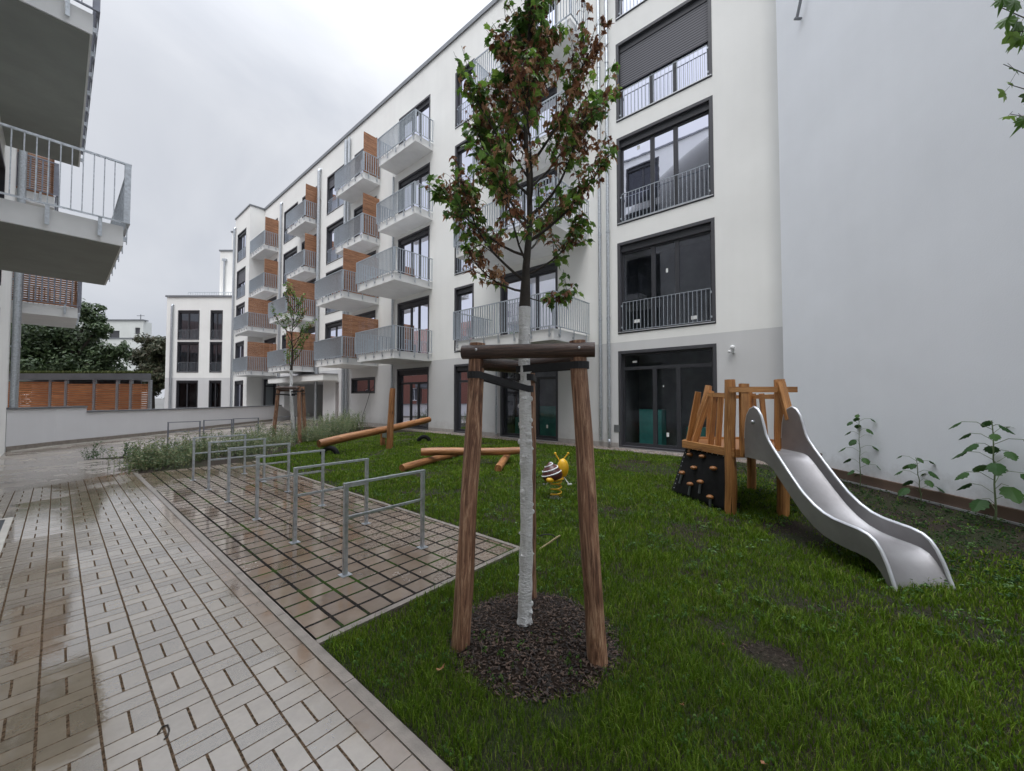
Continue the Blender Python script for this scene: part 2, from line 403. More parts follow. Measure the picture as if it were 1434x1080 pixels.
# ------------------------------------------------------------------ camera
cam = bpy.data.cameras.new('camera'); cam.sensor_width = 36; cam.lens = 544.83/1434*36; cam.clip_end = 900; cam.clip_start = .05
co = bpy.data.objects.new('camera', cam); COL.objects.link(co); S.camera = co
yaw, pit = R(49.448), R(1.6817)
fw = Vector((math.sin(yaw)*math.cos(pit), math.cos(yaw)*math.cos(pit), math.sin(pit))); rt = Vector((math.cos(yaw), -math.sin(yaw), 0)); up = rt.cross(fw)
rot = Matrix((rt, up, -fw)).transposed(); co.matrix_world = Matrix.Translation((0, 0, 1.6)) @ rot.to_4x4()
RT = np.array([rt.x, rt.y]); FWH = np.array([math.sin(yaw), math.cos(yaw)])   # horizontal axes used for things that face the viewer's street

# ------------------------------------------------------------------ the ground
def sheet(name, pts, z, mat, label=None, k='structure', sub=False):
    m = MB(); m.face([(x, y, z) for x, y in pts]); o = m.build(name, mat); o['kind'] = k
    return o
sheet('ground', [(-300,-120),(400,-120),(400,600),(-300,600)], -.03, M['asphalt'])
sheet('lawn_soil', [(1.13,-6),(11.5,-6),(11.5,17.9),(8.2,17.9),(3.22,11.2),(3.22,2.62),(1.13,2.62)], -.004, M['soil'])
sheet('path', [(-.97,-6),(.97,-6),(.97,11.6),(-.97,10.4)], .004, M['path'])
sheet('gutter_course', [(.97,-6),(1.07,-6),(1.07,11.6),(.97,11.6)], .004, M['gutter'])
sheet('driveway', [(-3,9),(1.4,9),(1.4,15.2),(5.4,15.9),(8.4,19.6),(11.5,19.6),(15,24),(15,40),(9.5,29.5),(-3,17)], -.001, M['drive'])
sheet('bicycle_parking_pavement', [(1.15,2.66),(3.19,2.66),(3.19,11.2),(1.15,11.2)], .0035, M['patio'])
sheet('planting_bed', [(1.13,11.2),(3.22,11.2),(8.2,17.9),(10.9,17.9),(10.9,19.4),(8.6,19.3),(5.6,15.8),(1.3,12.6)], .001, M['soil'])
sheet('narrow_bed', [(.5,14.75),(1.0,14.3),(2.3,14.1),(5.5,15.7),(5.3,15.95),(2.0,14.9)], .002, M['soil'])
t = NT('gravel_bed'); p = t.pos(); vo = t.n('ShaderNodeTexVoronoi', i_Vector=p, i_Scale=30.0); wn = t.n('ShaderNodeTexWhiteNoise'); t.link(vo.outputs['Position'], wn.inputs[0])
c = t.ramp(wn.outputs[0], [(0, (.10, .08, .07)), (.4, (.30, .25, .21)), (.7, (.42, .38, .34)), (1, (.30, .19, .14))]); t.col(t.mix(1.0, c, t.ramp(vo.outputs['Distance'], [(.2, (1, 1, 1)), (.6, (.25, .25, .25))]), 'MULTIPLY')); t.bump(vo.outputs['Distance'], 1.0, .02); M['gravelbed'] = t.m
sheet('gravel_strip', [(10.85,.9),(11.5,.9),(11.5,19.4),(10.85,19.4)], .001, M['gravelbed'])
def strips(name, segs, mat, w=.06, z=.012, L=1.0):
    m = MB()
    for (x0, y0), (x1, y1) in segs:
        a = Vector((x0, y0, 0)); b = Vector((x1, y1, 0)); n = max(1, round((b-a).length/L))
        for i in range(n):
            p = a.lerp(b, i/n); q = a.lerp(b, (i+1)/n); d = (q-p).normalized()*.002
            zz = z + random.uniform(-.0015, .0015)
            m.beam(p+d+Vector((0, 0, zz-.06)), q-d+Vector((0, 0, zz-.06)), w, .12)
    o = m.build(name, mat, bevel=.004); o['kind'] = 'structure'; return o
strips('path_kerb', [((1.10, -6), (1.10, 11.3))], M['kerb'])
strips('parking_kerb', [((1.13, 2.635), (3.2, 2.635)), ((3.21, 2.6), (3.21, 11.2))], M['kerb'], .05)
strips('gravel_edging', [((10.84, .9), (10.84, 17.9))], M['kerb'], .04, .02)

# ------------------------------------------------------------------ grass
CH = (2.11, 1.62)     # mulch circle
def soil_mask(x, y):
    """1 = full grass, 0 = bare soil"""
    g = np.ones_like(x)
    d = np.hypot((x-CH[0])/.56, (y-CH[1])/.56) + np.array([.16*mnoise.noise(Vector((a*5, b*5, 1))) for a, b in zip(x, y)]); g = np.minimum(g, np.clip((d-.82)/.3, 0, 1))
    d = np.hypot((x-2.89)/.14, (y-.38)/.19); g = np.minimum(g, np.clip((d-.7)/.5, 0, 1))
    # bare, weedy soil between the slide and the gable wall
    lat = x*RT[0] + y*RT[1]; dep = x*FWH[0] + y*FWH[1]
    nz = np.array([mnoise.noise(Vector((a*1.1, b*1.1, 0))) + .6*mnoise.noise(Vector((a*4.1, b*4.1, 5))) for a, b in zip(x, y)])
    w = np.clip((lat-3.95+nz*1.0-.15*(dep-5))/.7, 0, 1)*np.clip((dep-3.5)/.8, 0, 1)
    g = g*(1-w*.95)
    d = np.hypot((x-5.7)/.8, (y-.45)/.42); g = g*np.clip((d-.55+nz*.3)/.6, .06, 1)
    d = np.hypot((x-8.7)/.75, (y-3.4)/1.0); g = g*np.clip((d-.5+nz*.5)/.8, .3, 1)
    g = g*np.clip(1.15+nz*1.5, .3, 1)
    return g
def in_lawn(x, y):
    ok = (x > 1.14) & (x < 10.82) & ((y < 2.58) | (x > 3.25)) & (y < 17.8)
    ok &= ~((x < 8.2) & (y > 11.2 + (x-3.22)*1.345))
    lat = x*RT[0] + y*RT[1]; ok &= lat < 6.3
    return ok
def sample_lawn(n_try, dmax, power, dmin=1.2):
    u = RNG.random(n_try)
    # radial density ~ r^(1-power)
    k = 2-power; r = (dmin**k + u*(dmax**k-dmin**k))**(1/k)
    th = RNG.uniform(R(-30), R(112), n_try)       # angle from +Y towards +X
    th = yaw + RNG.uniform(-R(62), R(62), n_try)
    x = r*np.sin(th); y = r*np.cos(th); ok = in_lawn(x, y); x, y, r = x[ok], y[ok], r[ok]
    return x, y, r
x, y, r = sample_lawn(620000, 18, 1.55)
g = soil_mask(x, y); keep = RNG.random(len(x)) < g; x, y, r, g = x[keep], y[keep], r[keep], g[keep]
N = len(x); print('grass blades', N)
clump = np.array([mnoise.noise(Vector((a*2.2, b*2.2, 9))) for a, b in zip(x, y)])
h = (RNG.uniform(.020, .060, N))*(1+.55*clump)*(.45+.55*g); tuft = np.array([mnoise.noise(Vector((a*5.5, b*5.5, 21))) for a, b in zip(x, y)]); h = h*np.where(tuft > .28, 1.45, 1.0)*np.where(tuft < -.35, .6, 1.0); wd = .0016*np.clip(r/2.2, 1, 5)*RNG.uniform(.7, 1.4, N)
ang = RNG.uniform(0, 2*np.pi, N); lean = RNG.uniform(.1, .95, N)*h; la = RNG.uniform(0, 2*np.pi, N)
px_, py_ = np.cos(ang)*wd, np.sin(ang)*wd; lx, ly = np.cos(la)*lean, np.sin(la)*lean
V = np.zeros((N, 5, 3)); z0 = -.006
V[:, 0] = np.stack([x-px_, y-py_, np.full(N, z0)], 1); V[:, 1] = np.stack([x+px_, y+py_, np.full(N, z0)], 1)
V[:, 2] = np.stack([x+px_*.8+lx*.35, y+py_*.8+ly*.35, h*.6], 1); V[:, 3] = np.stack([x-px_*.8+lx*.35, y-py_*.8+ly*.35, h*.6], 1)
V[:, 4] = np.stack([x+lx, y+ly, h*(.98-.35*lean/h*.5)], 1)
base = (np.arange(N)*5)[:, None]
F = np.concatenate([base+np.array([[0, 1, 2, 3]]), base+np.array([[3, 2, 4]])], 1).ravel()
ls = (np.arange(N)[:, None]*7 + np.array([[0, 4]])).ravel(); lt = np.tile([4, 3], N)
go = npmesh('grass', V.reshape(-1, 3), F, ls, lt, M['grass'], np.repeat(clump, 5))
kind(go, 'stuff')
# flat round leaves in the turf
def rosette_mesh(name, x, y, size, mat, nl=(3, 6), zr=(.02, .05), w=.45):
    vs = []; fs = []; 
    for a, b, s in zip(x, y, size):
        for k in range(random.randint(*nl)):
            t_ = random.uniform(0, 6.28); L = s*random.uniform(.6, 1.1); z = random.uniform(*zr)
            c = (a+math.cos(t_)*L*.7, b+math.sin(t_)*L*.7); dx, dy = math.cos(t_), math.sin(t_); ww = L*w
            i = len(vs)
            vs += [(a+dx*.2*L, b+dy*.2*L, z), (c[0]-dy*ww*.8-dx*.1*L, c[1]+dx*ww*.8-dy*.1*L, z+.01), (c[0]-dy*ww*.5+dx*.4*L, c[1]+dx*ww*.5+dy*.4*L, z+.006), (c[0]+dx*.55*L, c[1]+dy*.55*L, z-.004),
                   (c[0]+dy*ww*.5+dx*.4*L, c[1]-dx*ww*.5+dy*.4*L, z+.006), (c[0]+dy*ww*.8-dx*.1*L, c[1]-dx*ww*.8-dy*.1*L, z+.01)]
            fs += [(i, i+1, i+2, i+3), (i, i+3, i+4, i+5)]
    me = bpy.data.meshes.new(name); me.from_pydata(vs, [], fs); me.materials.append(mat); o = bpy.data.objects.new(name, me); COL.objects.link(o); return o
x, y, r = sample_lawn(6500, 11, 1.2)
cl = np.array([mnoise.noise(Vector((a*1.6+3, b*1.6, 2))) for a, b in zip(x, y)]); k_ = cl > .02; x, y, r = x[k_], y[k_], r[k_]
kind(rosette_mesh('clover', x, y, RNG.uniform(.009, .024, len(x))*np.clip(r/3, .8, 1.6), M['clover'], zr=(.025, .06)), 'stuff')
x, y, r = sample_lawn(14000, 11, 1.0); lat = x*RT[0]+y*RT[1]; k_ = lat > 3.9; x, y = x[k_], y[k_]
kind(rosette_mesh('soil_weeds', x, y, RNG.uniform(.015, .05, len(x)), M['weedleaf'], (2, 4), (.008, .05), .35), 'stuff')
# bark mulch
def mound(cx, cy, rx, ry, hgt):
    m = MB(); n = 40; rings = 9; P = []
    for i in range(rings+1):
        f_ = i/rings; row = []
        for k in range(n):
            a = 2*math.pi*k/n; rr = f_*(1+.10*mnoise.noise(Vector((math.cos(a)*1.5, math.sin(a)*1.5, cx))))
            X = cx+math.cos(a)*rx*rr; Y = cy+math.sin(a)*ry*rr
            row.append((X, Y, hgt*(1-f_**2)+.012*mnoise.noise(Vector((X*9, Y*9, 0)))-(.01 if i == rings else 0)))
        P.append(row)
    for i in range(rings):
        for k in range(n): m.face([P[i][k], P[i][(k+1) % n], P[i+1][(k+1) % n], P[i+1][k]])
    return m
mo = mound(CH[0], CH[1], .56, .56, .045).build('mulch_mound', M['mulch'], smooth=True); mo['kind'] = 'structure'
def chips(name, pts, size, mat, zf):
    m_v = []; m_f = []
    for (a, b) in pts:
        s = random.uniform(*size); t_ = random.uniform(0, 6.28); w = s*random.uniform(.25, .5); til = random.uniform(-.5, .5)
        dx, dy = math.cos(t_), math.sin(t_); z = zf(a, b)+random.uniform(0, .012); th = s*.18; i = len(m_v)
        for (u, v, q) in ((-s,-w,0),(s*.9,-w*.7,0),(s,w,0),(-s*.8,w*.8,0),(-s*.8,-w*.8,th),(s*.8,-w*.5,th),(s*.8,w*.8,th),(-s*.6,w*.6,th)):
            m_v.append((a+dx*u-dy*v, b+dy*u+dx*v, z+q+u*til*.6))
        m_f += [tuple(i+k for k in f_) for f_ in ((4,5,6,7),(0,1,5,4),(1,2,6,5),(2,3,7,6),(3,0,4,7))]
    me = bpy.data.meshes.new(name); me.from_pydata(m_v, [], m_f); me.materials.append(mat); o = bpy.data.objects.new(name, me); COL.objects.link(o); return o
pts = []
while len(pts) < 5200:
    a = random.uniform(0, 6.28); rr = math.sqrt(random.random())*.57; pts.append((CH[0]+rr*math.cos(a), CH[1]+rr*math.sin(a)))
kind(chips('mulch', pts, (.005, .016), M['mulchchip'], lambda a, b: .045*(1-min(1, math.hypot(a-CH[0], b-CH[1])/.56)**2)), 'stuff')
x, y, r = sample_lawn(30000, 12, 1.2); lat = x*RT[0]+y*RT[1]; gg = soil_mask(x, y); k_ = gg < .35
kind(chips('soil_crumbs', list(zip(x[k_], y[k_])), (.004, .014), M['mulchchip'], lambda a, b: -.006), 'stuff')
pts = [(random.uniform(10.87, 11.48), .95+18.4*random.random()**1.2) for _ in range(7000)]
kind(chips('gravel', pts, (.014, .034), M['pebble'], lambda a, b: .0), 'stuff')

# ------------------------------------------------------------------ building kit
class Frame:
    """u along the facade, n outward, z up"""
    def __init__(s, O, U, N): s.O = Vector((*O, 0)); s.U = Vector((*U, 0)); s.N = Vector((*N, 0))
    def __call__(s, u, n, z): return s.O + s.U*u + s.N*n + Vector((0, 0, z))
def wall_grid(m, T, u0, u1, z0, z1, holes, depth=.25, n=0.0):
    us = sorted({u0, u1, *[h[0] for h in holes], *[h[1] for h in holes]}); us = [u for u in us if u0 <= u <= u1]
    zs = sorted({z0, z1, *[h[2] for h in holes], *[h[3] for h in holes]}); zs = [z for z in zs if z0 <= z <= z1]
    for a, b in zip(us, us[1:]):
        for c, d in zip(zs, zs[1:]):
            um, zm = (a+b)/2, (c+d)/2
            if any(h[0] < um < h[1] and h[2] < zm < h[3] for h in holes): continue
            m.face([T(a, n, c), T(b, n, c), T(b, n, d), T(a, n, d)])
    for h in holes:
        a, b, c, d = max(h[0], u0), min(h[1], u1), max(h[2], z0), min(h[3], z1)
        if a >= b or c >= d: continue
        q = n-depth
        m.face([T(a, n, c), T(a, q, c), T(a, q, d), T(a, n, d)]); m.face([T(b, n, c), T(b, n, d), T(b, q, d), T(b, q, c)])
        if h[3] <= z1: m.face([T(a, n, d), T(a, q, d), T(b, q, d), T(b, n, d)])
        if h[2] >= z0: m.face([T(a, n, c), T(b, n, c), T(b, q, c), T(a, q, c)])
def bars(m, T, u0, u1, n, z0, z1, step=.11, w=.008, dpt=.045, edges=True):
    k = max(1, round((u1-u0)/step))
    for i in range(k+1):
        u = u0+(u1-u0)*i/k; m.box(u-w/2, u+w/2, n-dpt/2, n+dpt/2, z0, z1, T)
def window(parent, T, u0, u1, z0, z1, splits, n=0.0, rail=True, shutter=0.0, transom=0.0, stickers=(), box=.2, curtain=False):
    """surround + sashes in an opening; splits: fractions of mullions"""
    b = .09; m = MB()
    # dark cladding round the opening, 12 mm proud
    p0, p1 = n-.2, n+.012
    m.box(u0, u0+b, p0, p1, z0, z1, T); m.box(u1-b, u1, p0, p1, z0, z1, T)
    m.box(u0+b, u1-b, p0, p1, z1-b, z1, T); m.box(u0+b, u1-b, p0, p1-.003, z0, z0+.05, T)
    w = m.build('window', M['surround'], parent)
    a0, a1, c0, c1 = u0+b, u1-b, z0+.05, z1-b
    s_ = MB(); f0, f1 = n-.20, n-.13; fw_ = .06
    if box: s_.box(a0, a1, n-.20, n-.07, c1-box, c1, T); c1b = c1-box
    else: c1b = c1
    edges = [0, *splits, 1]
    zt = c1b
    if transom: zt = c1b-transom
    for i, e in enumerate(edges):
        u = a0+(a1-a0)*e; hw = fw_ if 0 < i < len(edges)-1 else fw_/2
        uu = u + (fw_/2 if i == 0 else (-fw_/2 if i == len(edges)-1 else 0))
        if i == 0: s_.box(a0, a0+fw_, f0, f1, c0, c1b, T)
        elif i == len(edges)-1: s_.box(a1-fw_, a1, f0, f1, c0, c1b, T)
        else: s_.box(u-fw_, u+fw_, f0, f1+.004, c0+fw_, zt-fw_, T)
    s_.box(a0+fw_, a1-fw_, f0, f1-.003, c0, c0+fw_+.03, T); s_.box(a0+fw_, a1-fw_, f0, f1-.003, c1b-fw_, c1b, T)
    if transom: s_.box(a0+fw_, a1-fw_, f0, f1-.003, zt-fw_, zt+.04, T)
    s_.build('sash', M['frame'], w)
    for i in range(len(edges)-1):
        ua = a0+(a1-a0)*edges[i]+fw_; ub = a0+(a1-a0)*edges[i+1]-fw_
        g_ = MB(); g_.face([T(ua, n-.165, c0+.09), T(ub, n-.165, c0+.09), T(ub, n-.165, zt-fw_), T(ua, n-.165, zt-fw_)]); g_.build('pane', M['glass'] if z0 > 1 else M['glasslow'], w)
    if transom:
        g_ = MB(); g_.face([T(a0+fw_, n-.165, zt+.04), T(a1-fw_, n-.165, zt+.04), T(a1-fw_, n-.165, c1b-fw_), T(a0+fw_, n-.165, c1b-fw_)]); g_.build('pane', M['glass'] if z0 > 1 else M['glasslow'], w)
    if shutter:
        k = MB(); k.box(a0+.01, a1-.01, n-.115, n-.09, c1b-shutter, c1b+.02, T); k.build('roller_shutter', M['shutter'], w)
    # interior: a shallow dark room behind the panes
    r_ = MB(); dp = n-1.6
    for q in ([T(u0, dp, z0), T(u1, dp, z0), T(u1, dp, z1), T(u0, dp, z1)], [T(u0, dp, z0), T(u0, dp, z1), T(u0, n-.21, z1), T(u0, n-.21, z0)],
              [T(u1, dp, z0), T(u1, n-.21, z0), T(u1, n-.21, z1), T(u1, dp, z1)], [T(u0, dp, z0), T(u0, n-.21, z0), T(u1, n-.21, z0), T(u1, dp, z0)], [T(u0, dp, z1), T(u1, dp, z1), T(u1, n-.21, z1), T(u0, n-.21, z1)]): r_.face(q)
    r_.build('interior_room', M['interior'], w)
    if rail:
        k = MB(); rz0, rz1 = z0+.10, z0+1.0; ra, rb = a0+.05, a1-.05; nn = n-.045
        k.box(ra, rb, nn-.012, nn+.012, rz1-.014, rz1, T); k.box(ra, rb, nn-.012, nn+.012, rz0, rz0+.014, T)
        bars(k, T, ra, rb, nn, rz0+.014, rz1-.014, .115, .010, .02)
        for uu in (a0+.005, a1-.045):
            for zz in (rz0+.08, rz1-.14): k.box(uu, uu+.04, nn-.03, nn+.03, zz, zz+.05, T)
        k.build('railing', M['galvbar'], w)
        k = MB(); k.box(u0+.02, u1-.02, n+.0125, n+.035, z0+.035, z0+.06, T); k.build('sill', M['sill'], w)
    for (fu, fz, sw, sh) in stickers:
        k = MB(); uu = a0+(a1-a0)*fu; zz = c0+(c1-c0)*fz; k.box(uu, uu+sw, n-.162, n-.160, zz, zz+sh, T); k.build('sticker', M['sticker'], w)
    if curtain:
        k = MB(); nseg = 60
        for i in range(nseg):
            ua = a0+(a1-a0)*i/nseg; ub = a0+(a1-a0)*(i+1)/nseg; d0 = .04*math.sin(i*1.3); d1 = .04*math.sin((i+1)*1.3)
            k.face([T(ua, n-.27+d0, z0+.06), T(ub, n-.27+d1, z0+.06), T(ub, n-.27+d1, z1-.1), T(ua, n-.27+d0, z1-.1)])
        k.build('curtain', M['curtain'], w)
    return w
def balcony(parent, T, u0, u1, depth, zb, screen=None, sz=2.35, slats=False, sw=(.008, .045), mats=('slab', 'galvbar')):
    m = MB(); m.box(u0, u1, 0, depth, zb, zb+.34, T)
    s = m.build('balcony', M['slab'], parent)
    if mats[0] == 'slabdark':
        k = MB(); k.box(u0+.03, u1-.03, .02, depth-.03, zb-.012, zb-.001, T); k.build('soffit', M['slabdark'], s)  # thin panel, gives the underside a darker colour than the slab edges
    off = .055; ra0, ra1, rn = u0-off, u1+off, depth+off; z0, z1 = zb+.40, zb+1.42
    k = MB()
    for z in (z0, z1):
        h_ = .02 if z == z0 else .028
        k.box(ra0-.02, ra1+.02, rn-.022, rn+.022, z-h_/2, z+h_/2, T)
        k.box(ra0-.02, ra0+.02, .03, rn-.022, z-h_/2, z+h_/2, T); k.box(ra1-.02, ra1+.02, .03, rn-.022, z-h_/2, z+h_/2, T)
    bars(k, T, ra0+.05, ra1-.05, rn, z0+.01, z1-.014)
    # side bars: broad face turned along the side rail
    for ru in (ra0, ra1):
        n_ = max(1, round((rn-.12)/.125))
        for i in range(n_+1):
            q = .06+(rn-.12)*i/n_; k.box(ru-sw[0]/2, ru+sw[0]/2, q-sw[1]/2, q+sw[1]/2, z0+.01, z1-.014, T)
    for ru in (ra0, ra1): k.box(ru-.02, ru+.02, rn-.06, rn+.018, z0+.01, z1-.014, T)
    k.build('railing', M[mats[1]], s)
    def brk(u, n, du, dn):
        b = MB(); b.box(u-(.024 if du else .006), u+(.024 if du else .006), n-(.006 if du else .024), n+(.006 if du else .024), zb+.08, z0-.01, T)
        if du: b.box(u-.02, u+.02, n-.05, n-.006, zb+.12, zb+.2, T)
        else: b.box(u+(.006 if dn > 0 else -.05), u+(.05 if dn > 0 else -.006), n-.02, n+.02, zb+.12, zb+.2, T)
        b.build('bracket', M['galv'], s)
    nb = max(2, round((u1-u0)/.72)+1)
    for i in range(nb): brk(u0+.12+(u1-u0-.24)*i/(nb-1), rn-.002, True, 0)
    ns = 3 if depth > 1.5 else 2
    for i in range(ns):
        q = .22+(depth-.5)*i/(ns-1); brk(ra0, q, False, 1); brk(ra1, q, False, -1)
    if screen is not None:
        k = MB(); su = u0+.05 if screen == 0 else u1-.05; hgt = .062 if not slats else .055; gap = .008 if not slats else .016
        z = zb+.36
        while z < zb+sz:
            k.box(su-.014, su+.014, .02, depth-.02, z, z+hgt, T); z += hgt+gap
        for q in (.05, depth/2, depth-.06): k.box(su+.015, su+.05, q-.025, q+.025, zb+.34, zb+sz-.02, T)
        k.build('wood_screen', M['screen'], s)
    return s
def pipe(parent, T, u, z0, z1, r=.05, n=.1, step=2.8, elbow=False, hopper=False):
    m = MB(); pts = [T(u, n, z0), T(u, n, z1)]
    m.tube(pts, r, 12)
    z = z0+1.05
    while z < z1:
        m.tube([T(u, n, z), T(u, n, z+.06)], r+.012, 12); m.box(u-.01, u+.01, 0, n-r, z+.01, z+.05, T); z += step
    if elbow: m.tube([T(u, n, z0+.03), T(u-.03, n+.05, z0-.03), T(u-.08, n+.14, z0-.06)], r, 12)
    if hopper: m.tube([T(u, n, z1-.02), T(u, n*.7, z1+.12), T(u, -.02, z1+.14)], r, 10)
    return m.build('downpipe', M['galv'], parent, smooth=True)

BOT = [.04, 3.58, 7.05, 10.40, 13.76]; TOP = [3.04, 6.48, 9.87, 12.98, 16.36]; SB = [3.29, 6.73, 10.06, 13.44]
# ------------------------------------------------------------------ the long apartment building
main = thing('apartment_building', 'long white five storey apartment building with stacked balconies and wooden privacy screens', 'building', (11.5, 14, 0))
A = Frame((11.5, 0), (0, 1), (-1, 0))
win = []    # (u0,u1,level,kwargs)
for l in range(5): win.append((2.6, 5.42, l, dict(splits=(.36, .62), rail=l > 0, transom=.45 if l == 0 else 0, box=.0 if l == 0 else .2, shutter=1.15 if l == 3 else 0, curtain=l == 3,
      stickers=(((.46, .60, .06, .12), (.79, .10, .18, .10), (.16, .06, .17, .1)) if l == 1 else ((.77, .84, .09, .12),) if l == 2 else ((.83, .9, .14, .06), (.47, .12, .07, .12), (.52, .63, .03, .05)) if l == 0 else ()))))
for l in range(5): win.append((11.99, 13.24, l, dict(splits=(), rail=l > 0, transom=.45 if l == 0 else 0, box=.2)))
for l in range(5): win.append((7.70, 10.45, l, dict(splits=(.36, .62), rail=False, transom=.45 if l == 0 else 0, box=.2, stickers=((.18, .13, .07, .12), (.7, .14, .07, .12)) if l == 0 else ())))
for l in range(5): win.append((15.07, 17.74, l, dict(splits=(.36, .62), rail=False, transom=.45 if l == 0 else 0, box=.2, shutter=0)))
for l in range(1, 5): win.append((19.92, 22.5, l, dict(splits=(.5,), rail=False, box=.2)))
for l in range(1, 5): win.append((23.62, 26.2, l, dict(splits=(.5,), rail=True, box=.2, shutter=.5 if l == 4 else 0)))
for l in range(1, 5): win.append((27.65, 30.3, l, dict(splits=(.5,), rail=False, box=.2)))
for l in range(1, 5): win.append((31.1, 33.85, l, dict(splits=(.5,), rail=True, box=.2)))
for l in range(1, 5): win.append((35.2, 37.9, l, dict(splits=(.5,), rail=False, box=.2)))
holes = [(a, b, BOT[l], TOP[l]) for a, b, l, k in win]
small = (19.88, 22.58, 1.8, 2.72); holes.append(small)
passage = (26.4, 33.2, 0.0, 2.6); recess = (34.4, 38.37, 0.0, 3.16); doorh = (24.18, 24.62, 0, 2.55)
holes += [passage, recess, doorh]
m = MB(); wall_grid(m, A, .86, 38.37, 3.32, 18.02, holes); 
m.face([A(.86, 0, 3.32), A(.86, -10, 3.32), A(.86, -10, 18.02), A(.86, 0, 18.02)]); m.face([A(.86, 0, 18.02), A(38.37, 0, 18.02), A(38.37, -12, 18.02), A(.86, -12, 18.02)])
m.build('wall', M['white'], main)
m = MB(); wall_grid(m, A, .86, 38.37, .0, 3.32, holes); m.build('base_wall', M['grey_base'], main)
m = MB()   # foot of the wall
for a, b in ((.87, 2.58), (5.44, 7.68), (10.47, 11.97), (13.26, 15.05), (17.76, 24.1)):
    m = MB(); m.box(a, b, 0, .02, -.05, .16, A); m.build('wall_foot', M['splashstone'], main)
m = MB(); m.box(.80, 38.37+.0, -.35, .07, 18.02, 18.14, A); m.box(.8, 38.37, .055, .075, 17.93, 18.02, A); m.build('roof_coping', M['coping'], main)
for i_, (a, b, l, k) in enumerate(win):
    if l and i_ > 4 and i_ % 3 == 1: k['curtain'] = True
    window(main, A, a, b, BOT[l], TOP[l], **k)
window(main, A, *small, splits=(.35,), rail=False, box=0)
# the garage passage and the recessed entrance under the balconies
m = MB()
def inner(m, T, u0, u1, z0, z1, d, open_=()):
    q = -d
    m.face([T(u0, q, z0), T(u1, q, z0), T(u1, q, z1), T(u0, q, z1)]); m.face([T(u0, -.24, z0), T(u0, q, z0), T(u0, q, z1), T(u0, -.24, z1)])
    m.face([T(u1, -.24, z0), T(u1, q, z0), T(u1, q, z1), T(u1, -.24, z1)]); m.face([T(u0, -.24, z1), T(u0, q, z1), T(u1, q, z1), T(u1, -.24, z1)])
    m.face([T(u0, -.24, z0+.003), T(u0, q, z0+.003), T(u1, q, z0+.003), T(u1, -.24, z0+.003)])
inner(m, A, 26.4, 33.2, 0, 2.6, 6); inner(m, A, 34.4, 38.37, 0, 3.16, 1.3); m.build('passage_wall', M['grey_base'], main)
m = MB(); m.box(24.2, 24.6, -.22, -.18, .02, 2.5, A); m.build('door', M['doorwood'], main)
m = MB(); m.box(24.35, 34.0, 0, .9, 2.64, 3.02, A); m.build('canopy', M['white'], main)
m = MB(); m.box(24.3, 34.05, .0, .95, 3.021, 3.06, A); m.build('canopy_coping', M['coping'], main)
for l in (0,):
    T2 = Frame((11.62, 38.36), (1, 0), (0, -1)); window(main, T2, .02, .92, .05, 3.1, (), rail=False, box=0, transom=.45, n=.205)
# railings of bikes and a ladder-like rack inside the passage
m = MB()
for i in range(6): m.box(31.2, 31.75, -.5, -.46, .5+i*.28, .55+i*.28, A)
m.build('pipe_grille', M['strip'], main)
# front projecting stair-head bay at the far end
B = Frame((10.39, 0), (0, 1), (-1, 0))
bw = [(39.33, 41.83, l) for l in range(5)]; bh = [(a, b, BOT[l], TOP[l]) for a, b, l in bw]
m = MB(); wall_grid(m, B, 38.37, 42.55, 0, 17.98, bh)
m.face([(10.39, 38.37, 0), (11.5, 38.37, 0), (11.5, 38.37, 17.98), (10.39, 38.37, 17.98)]); m.face([(10.39, 42.55, 0), (14, 42.55, 0), (14, 42.55, 17.98), (10.39, 42.55, 17.98)])
m.face([(10.39, 38.37, 17.98), (20, 38.37, 17.98), (20, 42.55, 17.98), (10.39, 42.55, 17.98)])
m.build('bay_wall', M['white'], main)
m = MB(); m.box(38.31, 42.6, -.35, .07, 17.985, 18.10, B); m.box(38.30, 38.72, -1.1, -.351, 17.985, 18.10, B); m.build('roof_coping', M['coping'], main)
for a, b, l in bw: window(main, B, a, b, BOT[l], TOP[l], (.5,), rail=l > 0, box=.2, shutter=.9 if l == 3 else 0)
# balconies
for i, zb in enumerate(SB):
    d = 2.05 if i < 2 else 1.0
    balcony(main, A, 6.48, 10.8, d if i < 2 else 1.05, zb)
    balcony(main, A, 14.85, 18.0, d, zb)
    balcony(main, A, 19.55, 22.7, d, zb, 0, 2.55)
    balcony(main, A, 27.4, 30.55, d-.1, zb, 0, 2.55)
    balcony(main, A, 34.95, 38.3, d, zb, 0, 2.55)
for u, z0, z1, r_, e in ((5.70, .22, 18, .05, True), (5.99, .22, 18, .05, False), (10.60, .12, 3.2, .045, False), (13.6+.0, 3.3, 3.31, .01, False), (18.05, .1, 13.3, .055, False),
                         (22.95, .1, 17.6, .075, False), (23.30, .1, 17.6, .10, False), (27.15, .1, 17.1, .10, False), (34.2, .1, 17.1, .08, False)):
    if r_ < .02: continue
    pipe(main, A, u, z0, z1, r_, r_+.05, elbow=e, hopper=u > 27)
pipe(main, B, 42.35, .1, 17.0, .09, .13, hopper=True)
# roof bits seen over the coping
for u in (20.6, 32.0):
    m = MB(); m.box(u, u+.5, -1.0, -.6, 18.1, 18.75, A); m.build('chimney', M['white'], main)
m = MB()
for i in range(12): m.box(38.5+i*.3, 38.52+i*.3, -1.4, -1.38, 18.0, 18.6, B)
m.box(38.5, 41.8, -1.4, -1.38, 18.55, 18.6, B); m.build('roof_railing', M['galvbar'], main)
